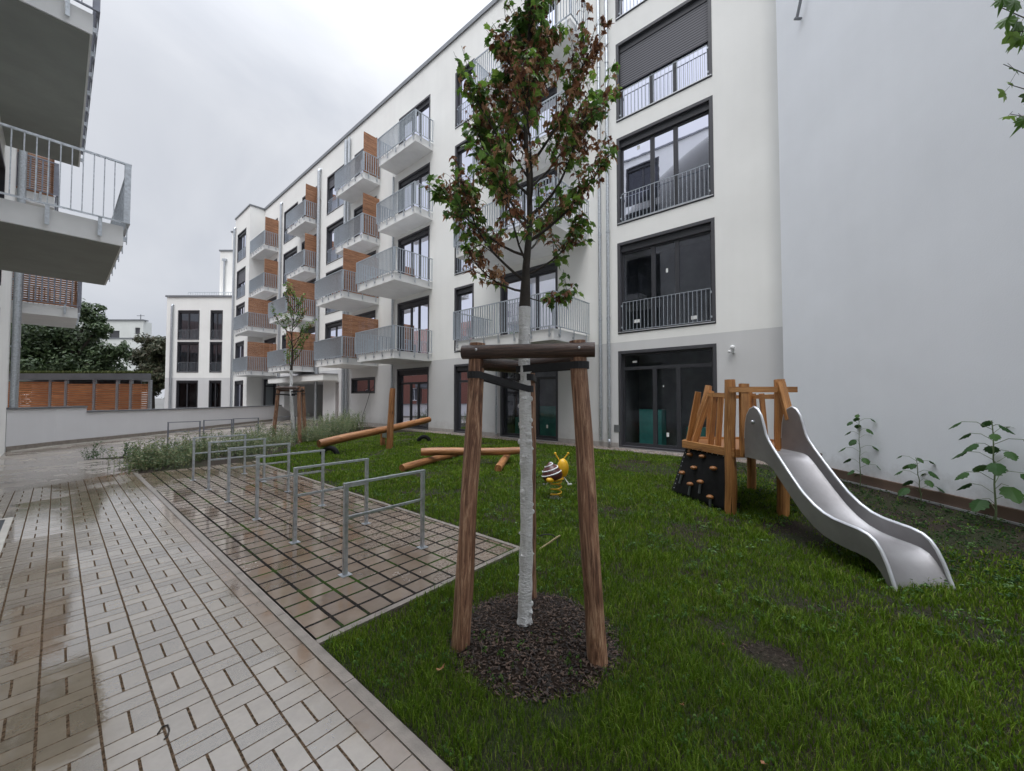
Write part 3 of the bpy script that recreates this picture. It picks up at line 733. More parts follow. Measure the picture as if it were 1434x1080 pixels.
# twin-headed floodlight, vent plate, loose cable
m = MB(); c = A(2.2, .06, 2.84); m.box(2.17, 2.23, 0, .05, 2.75, 2.88, A)
m.sphere(c + Vector((-.05, 0, .05)), .06, 10, 7); m.sphere(c + Vector((-.06, .07, -.06)), .04, 10, 7); m.build('wall_lamp', M['glasswhite'], main, smooth=True)
m = MB(); m.box(5.40, 5.58, .0, .015, .5, .72, A); m.build('vent_plate', M['coping'], main)
m = MB(); m.tube([A(19.95, .01, 2.2), A(20.2, .08, 2.0), A(20.5, .12, 1.3), A(20.9, .14, .6), A(21.1, .12, .05)], .014, 6); m.build('cable', M['black'], main)
# teal boards stored behind the ground floor doors
tl = Frame((11.5, 0), (0, 1), (-1, 0)); m = MB(); m.box(7.85, 8.8, -1.0, -.40, .05, 1.25, tl); m.box(9.5, 10.2, -1.1, -.6, .05, .8, tl); m.box(12.1, 12.9, -1.1, -.7, .05, 1.0, tl); m.build('stored_boards', M['teal'], main)
m = MB(); m.box(4.3, 5.0, -1.0, -.6, .05, 1.2, tl); m.box(2.9, 3.6, -1.2, -.7, .05, .7, tl); m.build('stored_boards', M['teal'], main)

# ------------------------------------------------------------------ three storey block at the end
ux, uy = RT; bx, by = 6.74, 49.88
blk = thing('corner_building', 'white three storey block with grey downpipe and dark windows beyond the low wall', 'building', (bx+2, by-2, 0))
Cf = Frame((bx, by), (ux, uy), (-FWH[0], -FWH[1]))
cw = []
for z0, z1, rl in ((.75, 3.1, False), (4.35-.0, 7.18, True), (7.75, 9.91, True)):
    cw += [(1.1, 3.2, z0, z1, rl, (.45,)), (4.25, 5.45, z0, z1, rl, (.45,))]
cw = [(a, b, (.5, 3.95, 7.1)[i//2], (3.2, 6.95, 10.02)[i//2], rl, s_) for i, (a, b, z0, z1, rl, s_) in enumerate(cw)]
m = MB(); wall_grid(m, Cf, 0, 6.75, 3.45, 11.3, [(a, b, c_, d_) for a, b, c_, d_, *_ in cw]); m.face([Cf(0, 0, 0), Cf(0, -8, 0), Cf(0, -8, 11.3), Cf(0, 0, 11.3)])
m.face([Cf(0, 0, 11.3), Cf(6.75, 0, 11.3), Cf(6.75, -8, 11.3), Cf(0, -8, 11.3)]); m.build('wall', M['white'], blk)
m = MB(); wall_grid(m, Cf, 0, 6.75, 0, 3.45, [(a, b, c_, d_) for a, b, c_, d_, *_ in cw]); m.build('base_wall', M['grey_base'], blk)
for a, b, c_, d_, rl, s_ in cw: window(blk, Cf, a, b, c_, d_, s_, rail=rl, box=.15, curtain=rl)
m = MB(); m.box(-.1, 6.8, -.4, .1, 11.3, 11.46, Cf); m.build('roof_coping', M['coping'], blk)
m = MB(); m.box(1.2, 6.7, -1.0, -.96, 12.0, 12.05, Cf)
for i in range(24): m.box(1.2+i*.235, 1.225+i*.235, -1.0, -.97, 11.46, 12.0, Cf)
m.build('roof_railing', M['galvbar'], blk)
pipe(blk, Cf, .62, .1, 10.4, .09, .14, hopper=True)
# set-back upper storeys
m = MB(); wall_grid(m, Cf, 2.04, 5.2, 11.3, 17.3, [(3.46, 3.88, 13.2, 15.85)], n=-4); m.face([Cf(2.04, -4, 11.3), Cf(2.04, -8, 11.3), Cf(2.04, -8, 17.3), Cf(2.04, -4, 17.3)]); m.build('upper_wall', M['white'], blk)
window(blk, Cf, 3.46, 3.88, 13.2, 15.85, (), n=-4, box=.1)
m = MB(); m.box(1.94, 5.3, -4.4, -3.92, 17.3, 17.46, Cf); m.build('roof_coping', M['coping'], blk)
m = MB(); m.tube([Cf(2.60, -3.86, 11.4), Cf(2.60, -3.86, 16.2)], .08, 10); m.box(2.4, 2.8, -4, -3.75, 16.2, 16.45, Cf); m.build('downpipe', M['galv'], blk)
m = MB(); wall_grid(m, Cf, -.36, 4, 11.2, 21.5, [], n=-9); m.face([Cf(-.36, -9, 11), Cf(-.36, -9.5, 11), Cf(-.36, -9.5, 21.5), Cf(-.36, -9, 21.5)]); m.build('upper_wall', M['white'], blk)
m = MB(); m.box(-.5, 4, -9.4, -8.92, 21.5, 21.66, Cf); m.build('roof_coping', M['coping'], blk)

# ------------------------------------------------------------------ building on the left with balconies overhead
lft = thing('apartment_building', 'white building on the left whose galvanised balconies hang over the path', 'building', (-.95, 10, 0))
Lf = Frame((-.95, 0), (0, 1), (1, 0))
lw = []
for u0, u1, ls_ in ((-3.2, -1.0, range(5)), (2.4, 4.6, range(5)), (8.6, 10.8, range(5)), (13.2, 15.4, range(5))):
    for l in ls_: lw.append((u0, u1, BOT[l]+(.7 if l < 4 else .4), TOP[l]+(.7 if l < 4 else .4)))
m = MB(); wall_grid(m, Lf, -6, 18.95, 0, 17.2, lw)
m.face([Lf(18.95, 0, 0), Lf(18.95, -9, 0), Lf(18.95, -9, 17.2), Lf(18.95, 0, 17.2)]); m.face([Lf(-6, 0, 17.2), Lf(18.95, 0, 17.2), Lf(18.95, -9, 17.2), Lf(-6, -9, 17.2)])
m.face([Lf(-6, 0, 0), Lf(-6, -9, 0), Lf(-6, -9, 17.2), Lf(-6, 0, 17.2)]); m.build('wall', M['white'], lft)
m = MB(); m.box(-6, 19, -.35, .06, 17.2, 17.32, Lf); m.build('roof_coping', M['coping'], lft)
for a, b, c_, d_ in lw: window(lft, Lf, a, b, c_, d_, (.5,), rail=False, box=.2)
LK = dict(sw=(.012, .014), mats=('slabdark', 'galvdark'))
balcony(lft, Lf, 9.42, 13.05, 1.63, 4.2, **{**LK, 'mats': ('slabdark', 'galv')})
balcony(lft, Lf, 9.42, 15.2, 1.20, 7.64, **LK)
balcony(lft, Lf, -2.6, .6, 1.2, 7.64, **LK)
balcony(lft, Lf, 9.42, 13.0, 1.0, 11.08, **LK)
# the wing beyond, set back from the front
Lg = Frame((-2.6, 0), (0, 1), (1, 0))
m = MB(); wall_grid(m, Lg, 18.95, 24, 0, 17.2, []); m.face([Lg(24, 0, 0), Lg(24, -8, 0), Lg(24, -8, 17.2), Lg(24, 0, 17.2)]); m.face([Lg(18.95, 0, 17.2), Lg(24, 0, 17.2), Lg(24, -8, 17.2), Lg(18.95, -8, 17.2)]); m.build('wing_wall', M['white'], lft)
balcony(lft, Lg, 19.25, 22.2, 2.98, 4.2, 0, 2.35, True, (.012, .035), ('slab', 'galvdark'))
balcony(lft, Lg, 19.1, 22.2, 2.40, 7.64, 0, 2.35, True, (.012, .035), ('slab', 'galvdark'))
pipe(lft, Lf, 18.72, .02, 17.0, .085, .12, step=2.0)

# ------------------------------------------------------------------ neighbour's blank gable
nb = thing('neighbouring_building', 'windowless bluish white gable wall on the right with brown plinth board', 'building', (10.2, .3, 0))
def Wp(dep, lat, z): return Vector((FWH[0]*dep+RT[0]*lat, FWH[1]*dep+RT[1]*lat, z))
m = MB(); m.hexa([Wp(1.0, 6.36, -.3), Wp(9.1, 6.36, -.3), Wp(9.1, 12, -.3), Wp(1.0, 12, -.3), Wp(1.0, 6.36, 19.5), Wp(9.1, 6.36, 19.5), Wp(9.1, 12, 19.5), Wp(1.0, 12, 19.5)]); m.build('wall', M['bluewall'], nb)
m = MB(); m.hexa([Wp(1.0, 6.30, -.05), Wp(8.9, 6.30, -.05), Wp(8.9, 6.359, -.05), Wp(1.0, 6.359, -.05), Wp(1.0, 6.30, .19), Wp(8.9, 6.30, .19), Wp(8.9, 6.359, .19), Wp(1.0, 6.359, .19)]); m.build('plinth_board', M['plinth'], nb)
m = MB(); m.beam(Wp(1.0, 6.285, .02), Wp(8.8, 6.285, .02), .02, .03); m.build('drip_edge', M['sill'], nb)
m = MB(); m.beam(Wp(8.3, 6.25, 9.9), Wp(8.15, 6.25, 10.25), .05, .03); m.beam(Wp(8.3, 6.35, 9.9), Wp(8.3, 6.2, 9.9), .05, .03); m.build('wall_bracket', M['coping'], nb)

# ------------------------------------------------------------------ low white wall round the driveway
lwo = thing('boundary_wall', 'low white rendered wall with grey metal coping round the wet driveway', 'wall', (2, 21, 0))
Wpts = [(-.93, 18.45), (0, 19.55), (1.2, 20.5), (2.35, 21.5), (4.25, 23.35), (6.5, 25.65), (9.15, 28.4), (10.2, 29.6)]
zt = [1.25, 1.25, 1.25, 1.1, 1.06, 1.04, 1.02, 1.0]
def ribbon_wall(m, pts, zts, t_, z0=-.1, n_off=0.0):
    for (a, b, za, zb_) in zip(pts, pts[1:], zts, zts[1:]):
        d = Vector((b[0]-a[0], b[1]-a[1], 0)).normalized(); nn = Vector((-d.y, d.x, 0))
        p = [Vector((*a, z0))+nn*n_off, Vector((*b, z0))+nn*n_off, Vector((*b, z0))+nn*(t_+n_off), Vector((*a, z0))+nn*(t_+n_off)]
        q = [Vector((*a, za))+nn*n_off, Vector((*b, zb_))+nn*n_off, Vector((*b, zb_))+nn*(t_+n_off), Vector((*a, za))+nn*(t_+n_off)]
        m.hexa(p+q)
def sub(i, j, step=None): return Wpts[i:j]
P1 = [(-.93, 18.45), (0, 19.55), (.68, 20.08)]; P2 = [(.68, 20.08), (1.2, 20.5), (2.35, 21.5), (4.25, 23.35), (6.5, 25.65), (9.15, 28.4), (10.0, 29.35)]
m = MB(); ribbon_wall(m, P1, [1.23]*3, .24); ribbon_wall(m, P2, [1.06, 1.06, 1.05, 1.03, 1.01, 1.0, 1.0], .24); ribbon_wall(m, [(10.0, 29.35), (11.3, 30.8)], [1.0, .3], .24); m.build('wall', M['lowwall'], lwo)
def coping(m, pts, zs):
    for a, b, za, zb_ in zip(pts, pts[1:], zs, zs[1:]):
        d = Vector((b[0]-a[0], b[1]-a[1], 0)).normalized(); nn = Vector((-d.y, d.x, 0))*.12
        m.beam(Vector((*a, za+.02))+nn, Vector((*b, zb_+.02))+nn, .32, .05)
m = MB(); coping(m, P1, [1.24]*3); coping(m, P2, [1.07, 1.07, 1.06, 1.04, 1.02, 1.01, 1.01]); m.build('coping', M['coping'], lwo)
m = MB(); ribbon_wall(m, P1+P2[1:], [.16]*8, .03, -.1, -.03); m.build('wall_base', M['kerb'], lwo)
m = MB(); ribbon_wall(m, P1+P2[1:], [.03]*8, .09, -.1, -.13); m.build('foot_strip', M['strip'], lwo)

# ------------------------------------------------------------------ timber bicycle shelter behind the wall
def Dq(lat, dep, z): return Vector((FWH[0]*dep+RT[0]*lat, FWH[1]*dep+RT[1]*lat, z))
sh = thing('bicycle_shelter', 'long shelter with orange slatted panels and green sedum roof behind the low wall', 'shelter', tuple(Dq(-19, 17, 0)))
SF = lambda u, n, z: Dq(u, 18.6-n, z)
L0, L1 = -25.5, -17.3
m = MB(); m.hexa([SF(L0, .1, 2.42), SF(L1+.12, .1, 2.42), SF(L1-2.1, -2.2, 2.42), SF(L0, -2.2, 2.42), SF(L0, .1, 2.72), SF(L1+.12, .1, 2.72), SF(L1-2.1, -2.2, 2.72), SF(L0, -2.2, 2.72)]); m.build('roof', M['coping'], sh)
vs = MB()
for i in range(9000):
    n_ = -2.0*random.random()**2+.06; u = random.uniform(L0, L1+.05+min(0, n_)*.95); s_ = random.uniform(.03, .09); z = 2.72
    vs.face([SF(u, n_, z), SF(u+s_, n_+.02, z+random.uniform(.03, .13)), SF(u+s_*.3, n_-.03, z+.16*random.random())])
vs.build('sedum', M['roofgreen'], sh)
edges_ = [-25.4, -23.9, -22.05, -21.3, -19.95, -18.85, -18.2, -17.3]
for a, b in zip(edges_, edges_[1:]):
    k = MB(); z = .35; top_ = 2.30 if a < -21.5 else 2.22
    while z < top_:
        k.box(a+.06, b-.06, -.02+random.uniform(-.003, .003), .02, z, z+.085, SF); z += .105
    k.build('slatted_panel', M['shelterwood'], sh)
for e in edges_:
    k = MB(); k.box(e-.055, e+.055, -.05, .05, 0, 2.42, SF); k.build('post', M['galv'], sh)
k = MB(); k.box(L0, L1-2.4, -2.1, -2.05, 0, 2.42, SF); k.build('rear_wall', M['coping'], sh)

# ------------------------------------------------------------------ bicycle hoops
def hoop(loc, label, mat, W=.84, mid=True, group='galvanised bicycle hoops on the paved bay'):
    t_ = thing('bicycle_rack', label, 'bicycle rack', loc, group); X, Y, _ = loc
    for q in (0, W):
        m = MB(); m.box(X+q-.017, X+q+.017, Y-.017, Y+.017, -.05, .80, None); m.build('post', mat, t_, bevel=.003)
        m = MB(); m.box(X+q-.045, X+q+.045, Y-.045, Y+.045, .004, .009, None); m.build('foot_plate', mat, t_)
    m = MB(); m.box(X-.02, X+W+.02, Y-.02, Y+.02, .80, .822, None); m.build('top_rail', mat, t_, bevel=.003)
    if mid:
        m = MB(); m.box(X+.02, X+W-.02, Y-.012, Y+.012, .50, .522, None); m.build('middle_rail', mat, t_)
    return t_
names = ['nearest the camera', 'second from the front', 'third from the front', 'fourth from the front', 'fifth from the front', 'farthest, against the shrubs']
rk = hoop((1.715, 3.44, 0), 'galvanised steel bicycle hoop with lower bar, '+names[0], M['galv'])
for i, y_ in enumerate((4.62, 5.87, 7.17, 8.36, 9.53)):
    c = copy_tree(rk); c.location = (1.73, y_, 0); c['label'] = 'galvanised steel bicycle hoop with lower bar, '+names[i+1]
nm2 = ['leftmost', 'second from the left', 'third from the left', 'rightmost, beside the young tree']
fr = hoop((2.25, 15.9, 0), 'dark steel hoop in the row behind the shrubs, '+nm2[0], M['galvdark'], .78, True, 'dark hoops behind the shrubs')
for i, (x_, y_) in enumerate(((3.22, 16.35), (4.15, 16.75), (5.5, 16.9))):
    c = copy_tree(fr); c.location = (x_, y_, 0); c['label'] = 'dark steel hoop in the row behind the shrubs, '+nm2[i+1]

# ------------------------------------------------------------------ trees
def maple_leaf(vs, fs, c, size, nrm, dirv, curl=.2, crumple=0.0):
    nrm = nrm.normalized(); d = (dirv - nrm*dirv.dot(nrm)).normalized(); s_ = d.cross(nrm)
    prof = [(-.05, -.30), (-.28, -.36), (-.62, -.30), (-.50, -.02), (-.82, .22), (-.55, .30), (-.42, .52), (-.20, .46), (0, .98), (.20, .46), (.42, .52), (.55, .30), (.82, .22), (.50, -.02), (.62, -.30), (.28, -.36), (.05, -.30)]
    i = len(vs); vs.append(c)
    for (a, b) in prof:
        a *= .62; r2 = a*a+b*b
        q = c + (s_*a + d*b)*size + nrm*(-curl*r2*size*1.3)
        if crumple:
            q = c + (q-c)*random.uniform(.45, .95) + Vector((random.uniform(-1, 1), random.uniform(-1, 1), random.uniform(-1, 1)))*size*crumple
        vs.append(q)
    for k in range(len(prof)-1): fs.append((i, i+1+k, i+2+k))
    fs.append((i, i+len(prof), i+1))
def mesh_obj(name, vs, fs, mat, parent, smooth=False):
    me = bpy.data.meshes.new(name); o0 = world_loc(parent) if parent else Vector((0, 0, 0))
    me.from_pydata([tuple(Vector(v)-o0) for v in vs], [], fs); me.materials.append(mat)
    if smooth: me.polygons.foreach_set('use_smooth', [True]*len(me.polygons))
    o = bpy.data.objects.new(name, me); COL.objects.link(o); o.parent = parent; return o
def limb_path(p0, d0, L, n=7, rise=.25, wob=.06):
    pts = [Vector(p0)]; d = Vector(d0).normalized()
    for i in range(n):
        d = (d + Vector((random.uniform(-wob, wob)*2, random.uniform(-wob, wob)*2, rise/n*2))).normalized()
        pts.append(pts[-1]+d*L/n)
    return pts
def leafy_tree(t_, base, limbs, trunk_pts, trunk_r, leafsize, dens, dead_frac, whitew=None, seed=1, petiole=True):
    random.seed(seed)
    gv, gf, dv, df = [], [], [], []
    wood = MB()
    if whitew is None: 
        m = MB(); m.tube(trunk_pts, trunk_r, 12, jit=.08); m.build('trunk', M['bark'], t_, smooth=True)
    else: whitew()
    def leaf(p, big=1.0, dead=False):
        a = random.uniform(0, 6.28); hang = random.uniform(.15, .9)
        dirv = Vector((math.cos(a)*(1-hang*.6), math.sin(a)*(1-hang*.6), -hang)); nrm = Vector((random.uniform(-.7, .7), random.uniform(-.7, .7), 1)) + Vector((math.cos(a), math.sin(a), 0))*hang*1.2
        st = Vector((math.cos(a), math.sin(a), random.uniform(-.3, .5)))*leafsize*random.uniform(.3, .8); c = p+st
        if petiole: wood.tube([p, p+st*.6+Vector((0, 0, .01)), c], .0009, 3, caps=False)
        sz = leafsize*random.uniform(.45, 1.05)*big
        if dead: maple_leaf(dv, df, c, sz*.95, nrm+Vector((random.uniform(-1, 1), random.uniform(-1, 1), 0)), dirv+Vector((0, 0, -1)), .8, .16)
        else: maple_leaf(gv, gf, c, sz, nrm, dirv, random.uniform(.05, .5))
    def leafy(path, dead_p, step):
        L = 0; nxt = 0
        for a, b in zip(path, path[1:]):
            seg = (b-a).length; 
            while nxt < L+seg:
                p = a.lerp(b, (nxt-L)/seg); k = random.choice((1, 2, 2))
                for _ in range(k): leaf(p, 1, random.random() < dead_p)
                nxt += step*random.uniform(.6, 1.4)
            L += seg
    for (p0, d0, L, r0, ntw) in limbs:
        path = limb_path(p0, d0, L, 8, .5); n = len(path); wood.tube(path, [r0*(1-.85*i/(n-1)) for i in range(n)], 7, caps=False)
        dz = random.random(); dp = .9 if dz < dead_frac*.6 else dead_frac*.55
        leafy(path[n*2//3:], dp, dens)
        for k in range(ntw):
            f_ = random.uniform(.25, .97)*(n-1); i = int(f_); p = path[i].lerp(path[min(i+1, n-1)], f_-i)
            main_d = (path[min(i+1, n-1)]-path[i]).normalized(); side = Vector((random.uniform(-1, 1), random.uniform(-1, 1), random.uniform(-.2, .6)))
            tl_ = random.uniform(.14, .36)*(L/1.2)**.5; tw = limb_path(p, main_d*.55+side*.8, tl_, 4, .15, .1)
            wood.tube(tw, [.0032, .0028, .0022, .0016, .0012], 4, caps=False)
            q = dp if random.random() < .6 else (.95 if random.random() < dead_frac*.5 else .08)
            leafy(tw[1:], q, dens)
    wood.build('branch', M['bark'], t_, smooth=True)
    print('leaves', len(gf)//17, len(df)//17)
    mesh_obj('crown', gv, gf, M['leaf'], t_)
    if df: mesh_obj('withered_leaves', dv, df, M['deadleaf'], t_)
TB = Vector((2.13, 1.70, 0))
mt = thing('young_maple_tree', 'young maple with whitewashed trunk and half withered leaves between three stakes', 'tree', tuple(TB))
def whitewashed(root, base, zt_, r0, r1, ztop, seed, lean=(-.05, -.04)):
    random.seed(seed)
    n = 46; pts = []; rr = []
    for i in range(n+1):
        z = -.02+(zt_+.02)*i/n; pts.append((base[0]+lean[0]*z/zt_+.012*math.sin(z*3.1), base[1]+lean[1]*z/zt_+.012*math.cos(z*2.6), z))
        rr.append(r0+(r1-r0)*i/n+.0045*1.6*mnoise.noise(Vector((seed, 0, z*9)))+(.025 if i == 0 else .012 if i == 1 else 0))
    m = MB(); m.tube(pts, rr, 18, jit=.16)
    for k in range(52 if r0 < .055 else 6):
        i = random.randint(3, n-2); a = random.uniform(0, 6.28); c = Vector(pts[i])+Vector((math.cos(a), math.sin(a), 0))*rr[i]*.93
        m.sphere(c, random.uniform(.009, .019)*r0/.05, 8, 6, (1, 1, 1.2)); m.sphere(c+Vector((math.cos(a), math.sin(a), 0))*.008, .006*r0/.05, 6, 5)
    m.build('trunk', M['whitewash'], root, smooth=True)
    top = Vector(pts[-1]); p2 = [top]; 
    for i in range(1, 13): p2.append(top+Vector((.02*math.sin(i*.9)+.004*i, .02*math.cos(i*1.3)-.004*i, (ztop-zt_)*i/12)))
    m = MB(); m.tube(p2, [r1*(1-.90*(i/12)**.38) if i else r1*1.02 for i in range(13)], 12, jit=.1); m.build('upper_trunk', M['bark'], root, smooth=True)
    return p2
holder = {}
def ww(): holder['p'] = whitewashed(mt, TB, 2.22, .046, .04, 5.7, 3)
ww()
def tp(z, p2):
    for a, b in zip(p2, p2[1:]):
        if a.z <= z <= b.z: return a.lerp(b, (z-a.z)/(b.z-a.z))
    return p2[-1]
random.seed(21)
limbs = []
def L_(z, az, elev, L, r_=.013, tw=10):   # az in degrees measured from camera right towards camera depth
    a = R(az); e = R(elev); hx = math.cos(a)*RT[0]+math.sin(a)*FWH[0]; hy = math.cos(a)*RT[1]+math.sin(a)*FWH[1]
    limbs.append((tp(z, holder['p']), Vector((hx*math.cos(e), hy*math.cos(e), math.sin(e))), L, r_, tw))
for z, az, el, L, r_, tw in [(2.30, 15, -8, .42, .006, 5), (2.33, 150, 25, .80, .012, 8), (2.40, 200, 40, .95, .014, 10), (2.45, 20, 40, .75, .012, 9), (2.52, 250, 35, .7, .012, 9), (2.58, 172, 35, .95, .014, 11),
     (2.62, 60, 40, .75, .012, 9), (2.68, -20, 42, .95, .016, 12), (2.76, 120, 45, .9, .013, 10), (2.80, 185, 50, 1.15, .015, 13), (2.86, 5, 48, 1.15, .017, 13), (2.92, 270, 50, .9, .013, 10), (3.0, 150, 52, 1.2, .014, 13),
     (3.05, 40, 55, 1.15, .014, 12), (3.12, 215, 50, 1.0, .012, 11), (3.2, -5, 55, 1.15, .014, 13), (3.3, 175, 55, 1.1, .013, 12), (3.4, 90, 58, 1.0, .012, 11), (3.5, 320, 58, 1.0, .012, 11), (3.6, 195, 58, 1.0, .012, 11),
     (3.7, 20, 60, 1.0, .011, 11), (3.85, 140, 60, .95, .011, 10), (4.0, 250, 60, .9, .010, 10), (4.15, 0, 62, .9, .010, 10), (4.3, 180, 62, .9, .010, 10), (4.5, 80, 62, .8, .009, 9), (4.7, 300, 65, .75, .008, 8), (4.9, 160, 65, .7, .008, 8), (5.1, 30, 65, .6, .007, 7)]:
    q = 1.0 if z < 2.75 else .92 if z < 3.25 else (.50 if 120 < az % 360 < 230 else .56)
    q *= .84 if (az % 360 < 40 or az % 360 > 325) and z > 2.35 else 1
    q *= .84 if 120 < az % 360 < 230 and z < 3.3 else 1
    L_(z, az, el-(18 if z < 2.75 else 10 if z < 3.25 else -6), L*q, r_*.75, int(tw*1.75))
leafy_tree(mt, TB, limbs, None, None, .064, .026, .66, whitew=lambda: None, seed=11)
# stakes round the trunk
def tripod(loc, bases, ctr, H, rad, strapz, label, seed, wide=.10):
    random.seed(seed)
    t_ = thing('tree_stake_frame', label, 'tree stakes', loc)
    tops = []
    for b in bases:
        b = Vector((*b, 0)); c = Vector((*ctr, 0)); tpt = c+(b-c)*.76; tpt.z = H; tops.append(tpt); n = 16
        pts = [b.lerp(tpt, i/n)+Vector((.0022*math.sin(i*.9+seed), .0022*math.cos(i*.7+b.x), 0)) for i in range(n+1)]; pts[0] = pts[0]-(tpt-b)*.05
        m = MB(); m.tube(pts, [rad*(1.12-.16*i/n) for i in range(n+1)], 18, jit=.10); m.build('stake', M['stake'], t_, smooth=True)
    order = [(0, 1), (1, 2), (2, 0)]
    cc = Vector((*ctr, 0))
    for k, (i, j) in enumerate(order):
        a, b = tops[i], tops[j]; d = (b-a).normalized(); mid = (a+b)/2; outw = Vector((mid.x-cc.x, mid.y-cc.y, 0)).normalized()*(rad*.72 if k == 0 else -rad*.3)
        z_ = H-rad*1.15-(0 if k == 0 else .035*k); e = wide if k == 0 else .02
        p, q = a-d*e+outw, b+d*e+outw; p.z = q.z = z_
        m = MB(); m.tube([p.lerp(q, s_/8) for s_ in range(9)], rad*.86, 16, jit=.07, flat=1.0); m.build('crossbar', M['stakedark'], t_, smooth=True)
        if k == 0:
            for e_, w_ in ((a, 1), (b, 1)):
                c0 = e_+outw+outw.normalized()*rad*.84; c0.z = z_+.01; m = MB(); m.sphere(c0, .009, 8, 5); m.build('screw', M['sill'], t_, smooth=True)
    for k, (i, z_s, z_t) in enumerate(strapz):
        st = tops[i].lerp(Vector((*bases[i], 0)), (H-z_s)/H); tr = Vector((cc.x*0+tripod.tr[0], tripod.tr[1], z_t)); d = Vector((tr.x-st.x, tr.y-st.y, 0)); D = d.length; d.normalize(); s_ = Vector((-d.y, d.x, 0))
        ra = rad*1.08; rb = tripod.rt+.012; path = []
        for a in range(90, 271, 20): path.append((math.cos(R(a))*ra, math.sin(R(a))*ra, 0.0))
        for a in range(-90, 91, 20): path.append((D+math.cos(R(a))*rb, math.sin(R(a))*rb, 1.0))
        m = MB(); P = [Vector((st.x, st.y, 0))+d*u+s_*v+Vector((0, 0, z_s+(z_t-z_s)*w_)) for u, v, w_ in path]; hh = .0225
        for a, b in zip(P, P[1:]+P[:1]):
            oa = (a-Vector((st.x, st.y, a.z))) ; e_ = (b-a).cross(Vector((0, 0, 1))).normalized()*.0035 if (b-a).length > 1e-6 else Vector((0, 0, 0))
            m.hexa([a-e_-Vector((0, 0, hh)), b-e_-Vector((0, 0, hh)), b+e_-Vector((0, 0, hh)), a+e_-Vector((0, 0, hh)), a-e_+Vector((0, 0, hh)), b-e_+Vector((0, 0, hh)), b+e_+Vector((0, 0, hh)), a+e_+Vector((0, 0, hh))])
        m.build('strap', M['black'], t_)
    return t_
tripod.tr = (2.10, 1.68); tripod.rt = .046
tripod((2.11, 1.65, 0), [(1.715, 1.90), (2.155, 1.165), (2.46, 1.93)], (2.11, 1.66), 1.955, .054, [(0, 1.745, 1.655), (1, 1.80, 1.79), (2, 1.735, 1.735)], 'three debarked wooden stakes with dark crossbars round the nearest young maple', 4)
# second young tree beyond the racks
T2 = Vector((5.53, 15.08, 0)); yt = thing('young_tree', 'slender young tree with whitewashed trunk in the shrub bed beyond the bicycle hoops', 'tree', tuple(T2))
p2 = whitewashed(yt, T2, 2.55, .06, .05, 5.6, 8, (-.1, 0))
limbs = []
random.seed(4)
for i in range(22):
    z = 2.6+i*.125; a = random.uniform(0, 6.28); e = R(random.uniform(25, 55)); limbs.append((tp(z, p2), Vector((math.cos(a)*math.cos(e), math.sin(a)*math.cos(e), math.sin(e))), random.uniform(.8, 1.2)*(1.0 if i < 12 else .6), .014, 11))
leafy_tree(yt, T2, limbs, None, None, .075, .065, .2, whitew=lambda: None, seed=5, petiole=False)
tripod.tr = (5.50, 15.08); tripod.rt = .062
bs = [(T2.x+.62*math.cos(a), T2.y+.62*math.sin(a)) for a in (R(150), R(270), R(30))]
tripod((5.53, 15.08, 0), bs, (5.53, 15.08), 1.98, .06, [(0, 1.7, 1.66), (1, 1.8, 1.78), (2, 1.72, 1.7)], 'three brown stakes holding the slender tree in the shrub bed', 6, .05)
# tree whose twigs reach in at the right
T3 = Vector((3.95, -1.75, 0)); rtree = thing('young_maple_tree', 'maple at the right edge, only leafy twigs showing before the bluish wall', 'tree', tuple(T3))
def rpt(x, y, dep):   # a twig tip given as bearing from the standing point
    return Vector((0, 0, 1.6)) + rt*((x-717)/544.83*dep) - up*((y-540)/544.83*dep) + fw*dep
m = MB(); m.tube([T3+Vector((0, 0, z)) for z in (-.05, 1, 2, 3, 4, 4.8)], [.05, .045, .04, .03, .02, .008], 12, jit=.1); m.build('trunk', M['bark'], rtree, smooth=True)
random.seed(33); wood = MB(); gv, gf = [], []
for (x0, y0, x1, y1, dep, nl, sz) in [(1500, 70, 1396, 8, 2.05, 9, .085), (1480, -30, 1408, -30, 2.05, 8, .085), (1500, 60, 1416, 44, 2.05, 5, .09), (1505, 150, 1405, 90, 2.1, 5, .045), (1500, 160, 1412, 118, 2.1, 4, .08), (1500, 190, 1415, 160, 2.1, 8, .065), (1530, 60, 1470, 100, 2.1, 6, .08)]:
    a, b = rpt(x0, y0, dep), rpt(x1, y1, dep); mid = (a+b)/2+Vector((0, 0, .03)); s0 = T3+Vector((0, 0, a.z-.45))
    wood.tube([s0, (s0+a)/2+Vector((0, 0, .05)), a, mid, b], [.008, .006, .004, .003, .0015], 5, caps=False)
    for k in range(nl):
        f_ = (k+.6)/nl; p = a.lerp(b, .25+.75*f_)+Vector((0, 0, .02)); st = Vector((random.uniform(-.03, .03), random.uniform(-.03, .03), random.uniform(-.05, .01)))
        wood.tube([p, p+st], .001, 3, caps=False)
        maple_leaf(gv, gf, p+st, sz*random.uniform(.85, 1.3), -fw+Vector((random.uniform(-.9, .9), random.uniform(-.9, .9), random.uniform(.1, .9))), Vector((random.uniform(-.7, .7), random.uniform(-.7, .7), -1)), random.uniform(.1, .6))
wood.build('branch', M['bark'], rtree); mesh_obj('crown', gv, gf, M['leaf'], rtree)

